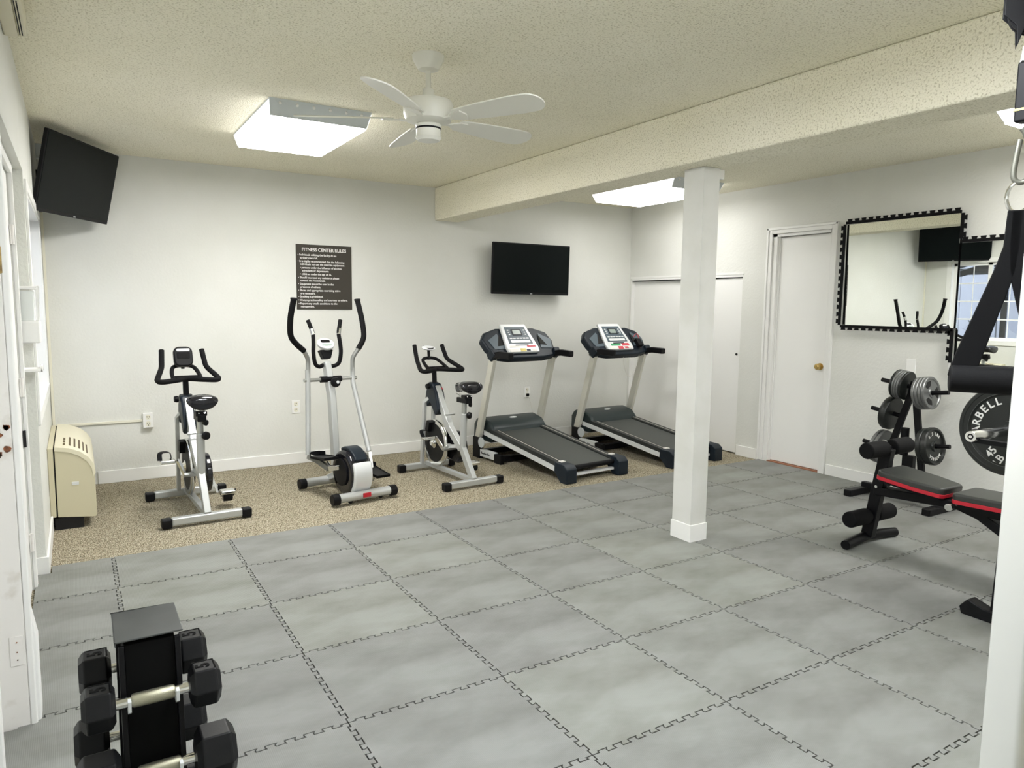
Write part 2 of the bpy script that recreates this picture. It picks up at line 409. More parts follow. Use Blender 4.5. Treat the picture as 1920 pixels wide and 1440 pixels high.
# nearest doorway jamb (trim_5), its casing, hinge leaf, worn paint and the door standing in it
root = bpy.data.objects.new('door_4', None); COL.objects.link(root); root.location = (WL2, NJ1, CZ); struct(root)
door_label(root, 'worn white doorway jamb at the left edge of the photo, with a hinge leaf')
m = MB().bb((-.12, -.012, .0), (.046, .0, 2.06)).bb((-.05, -.024, 0), (-.038, -.012, 2.06)).build('door_jamb', 'worn_white', root, bev=.002)
m = MB().bb((0.0, .0, 0), (.052, .020, 2.09)).bb((.046, -.014, 0), (.066, .016, 2.09)).build('door_casing', 'white', root, bev=.005)
m = MB().prism([(.046, 0), (.076, .0), (.078, .05), (.078, .30), (.062, .40), (.046, .40)], -.07, -.004, FR((0, 0, 0), (1, 0, 0), (0, 0, 1))).build('kick_block', 'white', root, bev=.006)
h = MB().bb((.002, -.0145, .225), (.040, -.012, .325)).build('door_hinge', 'worn_white', root, bev=.001)
h = MB()
for z in (.245, .272, .305): h.cyl((.022 , -.0165, z), (.022, -.0145, z), .0022, n=10)
h.build('screw', 'rust', root)
MB().prism([(0, 0), (.012, .004), (.016, .03), (.014, .07), (.010, .085), (.002, .08), (-.002, .04)], .0122, .0135, FR((.040, 0, 1.505), (1, 0, 0), (0, 0, 1))).build('worn_patch', 'chip', root)
m = MB(); random.seed(3)
for i in range(12):
    cx, cz, r = random.uniform(-.035, .035), random.uniform(.93, 1.03), random.uniform(.006, .013)
    m.prism([(cx + r * math.cos(t) * random.uniform(.6, 1.3), cz + r * math.sin(t) * random.uniform(.6, 1.3)) for t in [k * PI / 4 for k in range(8)]], .0122, .0135, FR((0, 0, 0), (1, 0, 0), (0, 0, 1)))
m.build('rust_patch', 'rust', root)
MB().bb((-.118, -.31, .01), (-.004, -.27, 2.03)).build('door_leaf', 'white', root, bev=.004)
struct(MB().bb((WL2 - .125, NJ0, CZ), (WL2 - .115, NJ1, 2.06)).build('trim_6', 'white'))

# ---------------------------------------------------------------- window in the left wall
root = bpy.data.objects.new('window_1', None); COL.objects.link(root); root.location = (XL, (WY0 + WY1) / 2, WZ0); struct(root)
door_label(root, 'white framed window on the left wall, seen mostly in the mirrors')
hw = (WY1 - WY0) / 2; hh = WZ1 - WZ0
m = MB()
m.bb((-WT, -hw, 0), (.004, -hw + .012, hh)).bb((-WT, hw - .012, 0), (.004, hw, hh)).bb((-WT, -hw, hh - .012), (.004, hw, hh)).bb((-WT, -hw, 0), (.012, hw, .014))
m.build('window_reveal', 'white', root)
m = MB(); x0, x1 = -.10, -.065
m.bb((x0, -hw + .01, .012), (x1, hw - .01, .055)).bb((x0, -hw + .01, hh - .055), (x1, hw - .01, hh - .012)).bb((x0, -hw + .01, .01), (x1, -hw + .055, hh - .012)).bb((x0, hw - .055, .01), (x1, hw - .01, hh - .012))
for y in (-.255, .27): m.bb((x0, y - .028, .01), (x1, y + .028, hh - .012))
m.build('window_frame', 'white', root, bev=.002)
m = MB()
for k in (1, 2, 3): z = .05 + (hh - .1) * k / 4; m.bb((-.086, -hw + .05, z - .009), (-.072, hw - .05, z + .009))
for y in (-.50, .0, .50): m.bb((-.084, y - .005, .05), (-.074, y + .005, hh - .05))
m.build('window_muntin', 'white', root)
MB().bb((-.081, -hw + .05, .05), (-.078, hw - .05, hh - .05)).build('window_pane', 'glass', root)
m = MB(); m.bb((0, -hw - .055, -.05), (.012, -hw, hh + .05)).bb((0, hw, -.05), (.012, hw + .055, hh + .05)).bb((0, -hw, hh), (.012, hw, hh + .05)).bb((0, -hw, -.05), (.012, hw, 0))
m.build('window_casing', 'white', root, bev=.003)
# outside: neighbouring wall, pergola, plants
m = MB()
for k in range(14): m.bb((-3.1, -2 + k * .62, -.4), (-3.0 + (k % 2) * .02, -2 + k * .62 + .60, 3.2))
tag(m.build('exterior_siding', 'siding'), 'blue grey building wall outside the window, seen in the mirror', 'wall')
t = thing('pergola', 'dark wooden pergola outside the window, seen in the mirror', 'pergola', (-2.0, 2.6, 0))
MB().bb((-.06, -2.2, 1.80), (.0, 2.4, 1.90)).build('beam', 'blackmetal', t)
for k in range(9):
    MB().box((.1, -1.9 + k * .5, 1.93), (1.0, .05, .09), (0, .25, .35)).build('rafter', 'blackmetal', t)
for y in (-2.1, .35, 2.3): MB().bb((-.05, y, -.4), (.0, y + .07, 1.82)).build('post', 'blackmetal', t)
g = MB(); random.seed(5); 
for k in range(60):
    a = random.uniform(0, 2 * PI); p0 = V((-1.55 + random.uniform(-.12, .12), 3.15 + random.uniform(-.2, .2), random.uniform(.5, 1.0))); d = V((math.cos(a) * .12, math.sin(a) * .12, random.uniform(-.03, .15)))
    q = d.cross(V((0, 0, 1))).normalized() * .02
    g.add([p0, p0 + d * .5 + q, p0 + d, p0 + d * .5 - q], [(0, 1, 2, 3)])
g.cyl((-1.55, 3.15, -.3), (-1.55, 3.15, .9), .02)
M['leaf'] = mat('dark_leaf', (.03, .05, .03), .6)
tag(g.build('shrub', 'leaf'), 'dark leafy shrub outside the window, seen in the mirror', 'plant')
struct(MB().bb((-6, -6, -.45), (-1.3, 8, -.40)).build('floor_outside', 'siding'))

# ================================================================== FOAM MATS
GX, GY = .607, .561
def edge_pts(L, n=9, a=.0085, m=.026):
    """jigsaw wave along 0..L with offsets"""
    pts = []; P = (L - 2 * m) / n
    for k in range(n):
        s0 = m + k * P; w = P / 2; q = .12 * P
        pts += [(s0, 0), (s0 + q * .2, a), (s0 + w - q * .2 + q, a), (s0 + w, 0), (s0 + w + q * .2, -a), (s0 + P - q * .2 + q * .6, -a)]
    pts.append((L - m, 0))
    return pts
def inset(poly, g):
    n = len(poly); out = []
    for i in range(n):
        p0, p1, p2 = V((*poly[i - 1], 0)), V((*poly[i], 0)), V((*poly[(i + 1) % n], 0))
        e1 = (p1 - p0).normalized(); e2 = (p2 - p1).normalized()
        n1 = V((-e1.y, e1.x, 0)); n2 = V((-e2.y, e2.x, 0)); s = n1 + n2; k = max(.35, s.length_squared / 2)
        q = p1 + s * (g / k) * (1 if s.length_squared > .05 else 0); out.append((q.x, q.y))
    return out
rows = {2: 'row against the carpet', 1: 'second row from the carpet', 0: 'third row from the carpet', -1: 'fourth row from the carpet', -2: 'fifth row from the carpet', -3: 'sixth row from the carpet', -4: 'seventh row from the carpet', -5: 'eighth row from the carpet'}
colsn = ['cut strip along the left wall', 'second tile from the left wall', 'third tile from the left wall', 'fourth tile from the left wall', 'fifth tile from the left wall', 'fifth tile from the right wall', 'fourth tile from the right wall', 'third tile from the right wall', 'second tile from the right wall', 'cut tile along the right wall']
for j in range(2, -6, -1):
    for i in range(-2, 8):
        if j <= -3 and i >= 6 and j < -4: continue
        x0, x1 = i * GX, (i + 1) * GX; y0, y1 = j * GY, (j + 1) * GY
        flatL = i == -2; flatR = i == 7; flatT = j == 2; flatB = j == -5
        if flatL: x0 = -1.07 if j == -1 else -.958
        if flatR: x1 = XR - .017
        if flatT: y1 = YC
        poly = []
        LX, LY = x1 - x0, y1 - y0
        def hline(yv, full, rev):
            xa, xb = i * GX, (i + 1) * GX
            ps = [(xa + s_, yv + o_) for s_, o_ in edge_pts(GX)]
            ps = [q for q in ps if x0 + .004 < q[0] < x1 - .004]
            return ps[::-1] if rev else ps
        def vline(xv, rev):
            ya = j * GY; ps = [(xv + o_, ya + s_) for s_, o_ in edge_pts(GY)]
            ps = [q for q in ps if y0 + .004 < q[1] < y1 - .004]
            return ps[::-1] if rev else ps
        poly.append((x0, y0)); poly += [] if flatB else hline(y0, 0, False)
        poly.append((x1, y0)); poly += [] if flatR else vline(x1, False)
        poly.append((x1, y1)); poly += [] if flatT else hline(y1, 0, True)
        if flatL and j == 2: poly = [q for q in poly if q[0] > -.890 or q[1] < 1.4] + [(-.895, y1), (-.895, 1.520), (x0, 1.520)]
        elif flatL and j == -1: poly = [q for q in poly if q[0] > -.95 or q[1] < -.3] + [(-.955, y1), (-.955, -.040), (x0, -.040)]
        else: poly.append((x0, y1)); poly += [] if flatL else vline(x0, True)
        cx, cy = (x0 + x1) / 2, (y0 + y1) / 2
        pl = [(a - cx, b - cy) for a, b in inset(poly, .0025)]
        o = MB().prism(pl, 0, .0118, Matrix.Identity(4)).build('foam_floor_mat', 'mat', sharp=30)
        o.location = (cx, cy, CZ)
        tag(o, 'grey interlocking foam floor mat, %s, %s' % (rows[j], colsn[i + 2]), 'floor mat', 'interlocking foam mats on the gym floor')

# ================================================================== CEILING LIGHTS
def light_fixture(cx, cy, label, lamp='lamp', L=1.16, W=.60):
    t = thing('ceiling_light', label, 'ceiling light', (cx, cy, HC), 0, 'fluorescent ceiling lights')
    w, l = W / 2, L / 2
    m = MB()
    vs = [(-w, -l, 0), (w, -l, 0), (w, l, 0), (-w, l, 0), (-w + .015, -l + .05, -.085), (w - .015, -l + .05, -.085), (w - .015, l - .05, -.085), (-w + .015, l - .05, -.085)]
    m.add(vs, [(0, 1, 5, 4), (1, 2, 6, 5), (2, 3, 7, 6), (3, 0, 4, 7), (0, 3, 2, 1)])
    m.build('housing', 'fix', t, bev=.002)
    lb = MB().bb((-w + .018, -l + .055, -.092), (w - .018, l - .055, -.084))
    for k in (-1, 1):
        sd = MB(); sd.add([(k * (w + .001), -l + .01, -.012), (k * (w + .001), l - .01, -.012), (k * (w - .015 + .002), l - .055, -.085), (k * (w - .015 + .002), -l + .055, -.085)], [(0, 1, 2, 3)]); sd.build('ceiling_glow_side', 'side_glow', t)  # glowing side faces, added to brighten the ceiling around the fixture
    lb.build('lens', lamp, t)
    for k in range(6):
        x = -w + .06 + k * (W - .12) / 5
        MB().cyl((x, -l + .010, -.018), (x, -l + .002, -.026), .008, n=10).build('clip', 'white', t)
    return t
light_fixture(.525, 1.85, 'lit fluorescent ceiling light left of the ceiling fan', L=1.02, W=.585)
light_fixture(4.00, 2.39, 'lit fluorescent ceiling light behind the beam above the second treadmill', 'lamp_dim')
light_fixture(3.98, -1.26, 'lit fluorescent ceiling light at the right edge of the photo, beyond the beam', 'lamp_mid')
light_fixture(.62, -1.60, 'added unseen fluorescent ceiling light overhead, brightening the room', 'lamp_added', L=1.02)  # unseen fixture, added to lift the brightness of the room

# ================================================================== CEILING FAN
t = thing('ceiling_fan', 'off-white five-blade ceiling fan hanging from the ceiling by a short rod', 'ceiling fan', (.69, .28, HC))
MB().lathe([(.0, 0), (.072, 0), (.070, -.02), (.045, -.062), (.022, -.068), (.0, -.068)], n=32).build('canopy', 'fan', t)
MB().cyl((0, 0, -.06), (0, 0, -.18), .012).lathe([(.0, -.145), (.026, -.148), (.028, -.175), (.03, -.19), (0, -.19)]).build('downrod', 'fan', t)
MB().lathe([(0, -.185), (.06, -.187), (.106, -.20), (.113, -.215), (.113, -.255), (.103, -.285), (.05, -.30), (0, -.30)], n=40).build('motor_housing', 'fan', t)
MB().lathe([(0, -.30), (.055, -.30), (.060, -.305), (.056, -.312), (.056, -.355), (.060, -.36), (.05, -.373), (0, -.376)], n=32).build('switch_housing', 'fan', t)
MB().lathe([(.0565, -.316), (.0585, -.318), (.0585, -.322), (.0565, -.324)], n=32).build('trim_ring', 'black', t)
for k in range(5):
    a = math.radians(-64 + 72 * k); T = Matrix.Rotation(a, 4, 'Z')
    iron = MB(); 
    iron.add([T @ p for p in [V((.05, -.016, -.292)), V((.05, .016, -.292)), V((.13, .012, -.285)), V((.13, -.012, -.285)), V((.05, -.016, -.286)), V((.05, .016, -.286)), V((.13, .012, -.279)), V((.13, -.012, -.279))]], [(0, 1, 2, 3), (4, 7, 6, 5), (0, 4, 5, 1), (1, 5, 6, 2), (2, 6, 7, 3), (3, 7, 4, 0)])
    pts = [(.12, -.012), (.16, -.035), (.20, -.035), (.215, 0), (.20, .035), (.16, .035), (.12, .012)]
    tilt = Matrix.Rotation(math.radians(-15), 4, 'X')
    iron.prism(pts, -.003, .003, T @ Matrix.Translation((0, 0, -.283)) @ tilt)
    ir = iron.build('blade_iron', 'fan', t)
    bl = [(.16, -.045), (.30, -.060), (.48, -.070)] + arc((.535, 0), .068, -PI / 2 + .25, PI / 2 - .25, 8) + [(.48, .070), (.30, .060), (.16, .045)]
    MB().prism(bl, .003, .009, T @ Matrix.Translation((0, 0, -.283)) @ tilt).build('blade', 'fan', t, bev=.001)

# ================================================================== TELEVISIONS
def tv(label, T, W, H, D=.045):
    """local: x right, z up, screen towards -y; origin at screen centre"""
    t = thing('television', label, 'television', T=T)
    MB().prism(rrect(W, H, .008), -.0, D * .55, FR((0, 0, 0), (1, 0, 0), (0, 0, 1)) @ Matrix.Translation((0, 0, -D * .55))).build('casing', 'black', t, bev=.003)
    MB().box((0, D * .75, -.02), (W * .72, D * .5, H * .62)).build('back_cover', 'black', t, bev=.008)
    MB().bb((-W / 2 + .012, -.0025, -H / 2 + .022), (W / 2 - .012, .0, H / 2 - .012)).build('screen', 'screen', t)
    MB().bb((-.012, -.003, -H / 2 + .005), (.012, -.0015, -H / 2 + .012)).build('logo_mark', 'silver_light', t)
    return t
def tvframe(c, n, roll=0):
    n = V(n).normalized(); x = -(n.cross(V((0, 0, 1)))).normalized(); z = x.cross(-n)
    x2 = x * math.cos(roll) + z * math.sin(roll); z2 = -x * math.sin(roll) + z * math.cos(roll); y2 = -n
    return Matrix(((x2.x, y2.x, z2.x, c[0]), (x2.y, y2.y, z2.y, c[1]), (x2.z, y2.z, z2.z, c[2]), (0, 0, 0, 1)))
ya, ti = .493, .226
n1 = V((math.cos(ya) * math.cos(ti), -math.sin(ya) * math.cos(ti), -math.sin(ti)))
T1 = tvframe((-.649, 3.013, 2.228), n1, .009)
t = tv('black flat television tilted down, mounted high in the left corner', T1, .89, .512)
inv = T1.inverted()
pl = None; b0 = V((-.05, .05, -.03))
MB().tube([b0, inv @ V((-.78, 3.20, 2.14)), inv @ V((XL + .02, 3.33, 2.14))], .02, sq=(.03, .05)).build('mount_arm', 'blackmetal', t)
MB().tube([V((-.05, .05, .06)), inv @ V((-.80, 3.26, 2.26)), inv @ V((XL + .02, 3.37, 2.26))], .02, sq=(.03, .04)).build('mount_arm', 'blackmetal', t)
mm = MB(); 
c0 = V((XL + .012, 3.35, 2.18))
vs = [inv @ (c0 + V((a * .011, b * .06, e * .14))) for a in (-1, 1) for b in (-1, 1) for e in (-1, 1)]
mm.add(vs, [(0, 1, 3, 2), (4, 6, 7, 5), (0, 4, 5, 1), (2, 3, 7, 6), (0, 2, 6, 4), (1, 5, 7, 3)]); mm.build('wall_plate', 'blackmetal', t)
MB().box((0, .05, 0), (.24, .02, .24)).build('mount_bracket', 'blackmetal', t)

T2 = tvframe((3.305, 3.425, 1.788), V((-.045, -1, -.03)), -.004)
t = tv('black flat television on the back wall above the treadmills', T2, .915, .515)
MB().box((0, .085, 0), (.10, .10, .10)).build('mount_arm', 'blackmetal', t)
MB().box((0, .122, 0), (.28, .018, .26)).build('wall_plate', 'blackmetal', t)

# ================================================================== SIGN
t = thing('rules_sign', 'dark brown fitness center rules sign with white lettering on the back wall', 'sign', (1.19, YB, 1.645))
M['sign'] = mat('dark_brown_sign', (.040, .034, .026), .38)
MB().bb((-.249, -.008, -.283), (.249, 0, .283)).build('board', 'sign', t, bev=.001)
ST = lambda x, z: FR((x, -.0085, z), (1, 0, 0), (0, 0, 1))
text('heading', 'FITNESS CENTER RULES', .041, ST(0, .238), parent=t, bold=.0009, sx=.92)
lines = [(0, 'Individuals utilizing the facility do so'), (-1, 'at their own risk.'), (0, 'It is highly recommended that the following'), (-1, 'individuals not use the exercise equipment:'), (1, 'persons under the influence of alcohol,'), (-2, 'stimulants or depressants'), (1, 'children under the age of 16.'),
         (0, 'Should you need any assistance please'), (-1, 'contact the Front Desk.'), (0, 'Equipment should be used in the'), (-1, 'presence of others.'), (0, 'Shoes and appropriate exercising attire'), (-1, 'are necessary.'), (0, 'Smoking is prohibited.'), (0, 'Always practice safety and courtesy to others.'), (0, 'Report any unsafe conditions to the'), (-1, 'management.')]
z = .196
for ty, s in lines:
    bul = ty >= 0; ind = .018 if abs(ty) == 1 and ty == 1 or ty == -2 else 0
    if bul: z -= .0035
    text('lettering', ('\u2022 ' if bul else '   ') + s, .0245, ST(-.235 + ind, z), parent=t, align='LEFT', bold=.0004, sx=.93)
    z -= .0262

# ================================================================== OUTLETS, CONDUIT, SWITCH PLATES
def outlet(label, x, z, box=False, plug=False):
    t = thing('wall_outlet', label, 'wall outlet', (x, YB, z))
    d = .04 if box else .006
    MB().bb((-.037, -d, -.058), (.037, 0, .058)).build('cover_plate', 'white', t, bev=.003)
    for zz in (-.026, .026):
        MB().prism(rrect(.034, .040, .012), -d - .002, -d, FR((0, 0, zz), (1, 0, 0), (0, 0, 1)) @ Matrix.Scale(-1, 4, V((0, 0, 1)))).build('socket', 'cream', t)
        s = MB().bb((-.009, -d - .0032, zz - .002), (-.006, -d - .0018, zz + .010)).bb((.006, -d - .0032, zz - .002), (.009, -d - .0018, zz + .010)).bb((-.003, -d - .0032, zz - .014), (.003, -d - .0018, zz - .008)); s.build('socket_slot', 'dark', t)
    return t
outlet('surface mounted outlet box at the end of the conduit, left of the first bike', -.265, .470, box=True)
outlet('small outlet behind the left handle arm of the elliptical', .912, .500)
o3 = outlet('outlet with a plugged cord behind the first treadmill', 3.352, .500)
t = thing('power_cord', 'thin cord plugged into the outlet behind the first treadmill', 'cord', (3.352, YB, .5))
MB().bb((-.013, -.03, -.04), (.013, -.0085, -.012)).build('plug', 'black', t, bev=.003)
MB().tube(smooth_path([(0, -.026, -.03), (.02, -.03, -.08), (.055, -.022, -.2), (.06, -.02, -.35), (.05, -.022, -.49), (-.08, -.1, -.505), (-.2, -.3, -.5)]), .003, n=6).build('cable', 'cord', t)
t = thing('wall_conduit', 'cream surface conduit running down the left corner to the outlet box', 'conduit', (XL, YB, .46))
MB().bb((.004, -.014, .0), (.022, 0, 1.62)).build('vertical_run', 'cream', t, bev=.002)
MB().bb((.004, -.014, -.0), (.61, 0, .018)).build('horizontal_run', 'cream', t, bev=.002)
t = tag(MB().bb((XL + .0, YB - .10, 2.43), (XL + .16, YB - .0, HC)).build('junction_box', 'fix', bev=.004), 'grey junction box behind the tilted television in the corner', 'junction box')
for y, l in ((.265, 'blank white wall plate above the weight tree, under the left mirror'), (-.045, 'blank white wall plate right of the weight tree, under the right mirror')):
    tag(MB().bb((XR - .006, y - .036, .925), (XR, y + .036, 1.04)).build('wall_plate', 'white', bev=.003), l, 'wall plate')
# fixture high on the left wall
t = thing('slotted_wall_box', 'beige box with dark slots high on the left wall at the ceiling', 'wall box', (XL, .35, 2.46))
MB().bb((0, -.05, -.02), (.050, .40, .066)).build('housing', 'beige', t, bev=.008)
for x in (.054, .062): MB().bb((x - .0, -.02, -.019), (x + .004, .36, -.004)).build('slot', 'dark', t)
MB().bb((.05, -.04, -.018), (.078, .38, .066)).build('grille', 'beige', t, bev=.006)
# wall dispenser
t = thing('wall_dispenser', 'white plastic sanitizer dispenser with drip tray on the left wall by the door', 'dispenser', (WL2, 1.44, 1.28))
MB().bb((.0, -.055, -.21), (.008, .055, .20)).build('back_plate', 'white', t, bev=.003)
m = MB(); m.bb((.0, -.055, .185), (.088, .055, .20)).bb((.078, -.055, .03), (.088, -.045, .20)).bb((.078, .045, .03), (.088, .055, .20)); m.build('frame', 'white', t, bev=.004)
MB().bb((.01, -.042, .03), (.07, .042, .18)).build('reservoir', 'clear', t, bev=.006)
MB().bb((.0, -.058, -.075), (.09, .058, .035)).build('pump_cover', 'white', t, bev=.01)
MB().bb((.0, -.055, -.215), (.088, .055, -.20)).bb((.08, -.055, -.215), (.088, .055, -.185)).build('drip_tray', 'white', t, bev=.003)

# ================================================================== AIR CONDITIONER
t = thing('air_conditioner', 'beige wall heater and air conditioner unit under the window on the left wall', 'air conditioner', (XL + .001, 2.36, CZ))
prof = [(.038, .085), (.235, .062), (.247, .075), (.247, .34), (.240, .40), (.215, .445), (.17, .485), (.11, .512), (.038, .524)]
Tp = FR((0, 0, 0), (1, 0, 0), (0, 0, 1))       # z axis = -y
MB().prism(prof, -.98, 0, Tp).build('front_cabinet', 'beige_side', t, bev=.003)
cap = [(x * 1.0, z) for x, z in prof[3:]]
top = MB(); ps = prof[3:]
outer = [(x + (.004 if i < 5 else 0), z + .004) for i, (x, z) in enumerate(ps)]
top.prism(outer + [(x * .96, z - .022) for x, z in ps[::-1]], -.985, .004, Tp).build('top_cover', 'beige', t, bev=.002)
MB().bb((0, .0, .085), (.030, .98, .52)).build('wall_sleeve', 'beige_side', t, bev=.004)
MB().bb((.028, .006, .09), (.040, .97, .515)).build('gap', 'dark', t)
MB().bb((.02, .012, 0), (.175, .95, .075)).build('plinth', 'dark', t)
MB().bb((.120, -.003, .30 - .02), (.158, .0, .30)).build('name_plate', 'silver_light', t)
gr = MB()
def onprof(s):
    s = s * (len(ps) - 1); i = min(int(s), len(ps) - 2); f = s - i
    return V((ps[i][0] * (1 - f) + ps[i + 1][0] * f, 0, ps[i][1] * (1 - f) + ps[i + 1][1] * f))
for k in range(6):
    s = .44 + k * .085; a = onprof(s - .016); b = onprof(s + .016); n = V((-(b.z - a.z), 0, b.x - a.x)).normalized(); n = -n if n.z < 0 else n
    for y0, y1 in ((.10, .42),) if k < 5 else ((.10, .17), (.20, .27), (.30, .37)):
        A = [a + n * .0035 + V((0, y0, 0)), b + n * .0035 + V((0, y0, 0)), b + n * .0035 + V((0, y1, 0)), a + n * .0035 + V((0, y1, 0))]
        B = [p + n * .003 for p in A]
        gr.add(A + B, [(0, 1, 2, 3), (4, 7, 6, 5), (0, 4, 5, 1), (1, 5, 6, 2), (2, 6, 7, 3), (3, 7, 4, 0)])
M['grille'] = mat('dark_grille', (.10, .07, .03), .7)
gr.build('vent_slats', 'grille', t)

# ================================================================== MIRRORS with jigsaw foam edging
d1, d2 = math.radians(1.15), math.radians(.8)
def jig_strip(m, L, w=.022, tooth=.018, T=None, flip=1):
    n = max(2, round(L / .058)); P = L / n; pts = [(0, 0), (L, 0)]
    top = []
    for k in range(n):
        a = k * P
        top += [(a, w), (a + P * .30, w), (a + P * .22, w + tooth), (a + P * .86, w + tooth), (a + P * .78, w)]
    top.append((L, w)); pts = [(0, 0), (L, 0)] + top[::-1]
    pts = [(x, y * flip) for x, y in pts]
    m.prism(pts, 0, .010, T)
def wall_mirror(label, y0, y1, z0, z1, sides):
    t = thing('wall_mirror', label, 'mirror', (XR, (y0 + y1) / 2, (z0 + z1) / 2), 0, 'mirrors on the right wall')
    w, h = (y1 - y0) / 2, (z1 - z0) / 2
    R = Matrix.Rotation(-d1, 4, 'Z') @ Matrix.Rotation(-d2, 4, 'Y')
    g = MB(); g.add([(a, b * w, e * h) for a in (-.026, -.022) for b in (-1, 1) for e in (-1, 1)], [(0, 1, 3, 2), (4, 6, 7, 5), (0, 4, 5, 1), (2, 3, 7, 6), (0, 2, 6, 4), (1, 5, 7, 3)], T=Matrix.Translation((0, 0, 0)) @ R)
    g.build('mirror_glass', 'mirror', t)
    MB().bb((-.007, -w, -h), (0, w, h)).build('backing_board', 'foam', t)
    for s, a, b in sides:    # side, start, end as fractions
        m = MB()
        if s == 'T': T = FR((-.0, w - 2 * w * a, h), (0, -1, 0), (0, 0, 1)); L = 2 * w * (b - a); jig_strip(m, L, T=FR((-.036, w - 2 * w * a, h), (0, -1, 0), (0, 0, 1)) @ Matrix.Translation((0, 0, -.0)))
        if s == 'B': m_ = FR((-.036, -w + 2 * w * a, -h), (0, 1, 0), (0, 0, -1)); jig_strip(m, 2 * w * (b - a), T=m_)
        if s == 'L': m_ = FR((-.036, w, -h + 2 * h * a), (0, 0, 1), (0, 1, 0)); jig_strip(m, 2 * h * (b - a), T=m_)
        if s == 'R': m_ = FR((-.036, -w, h - 2 * h * a), (0, 0, -1), (0, -1, 0)); jig_strip(m, 2 * h * (b - a), T=m_)
        m.build('foam_edging', 'foam', t)
    return t
wall_mirror('large left wall mirror edged with black jigsaw foam strips', -.038, .855, 1.285, 2.105, (('T', 0, 1), ('L', -.0, 1), ('B', 0, 1), ('R', 0, .22)))
wall_mirror('lower right wall mirror stepped down beside the larger one', -.93, -.046, 1.035, 1.895, (('T', 0, 1), ('L', 0, .28), ('B', 0, 1)))

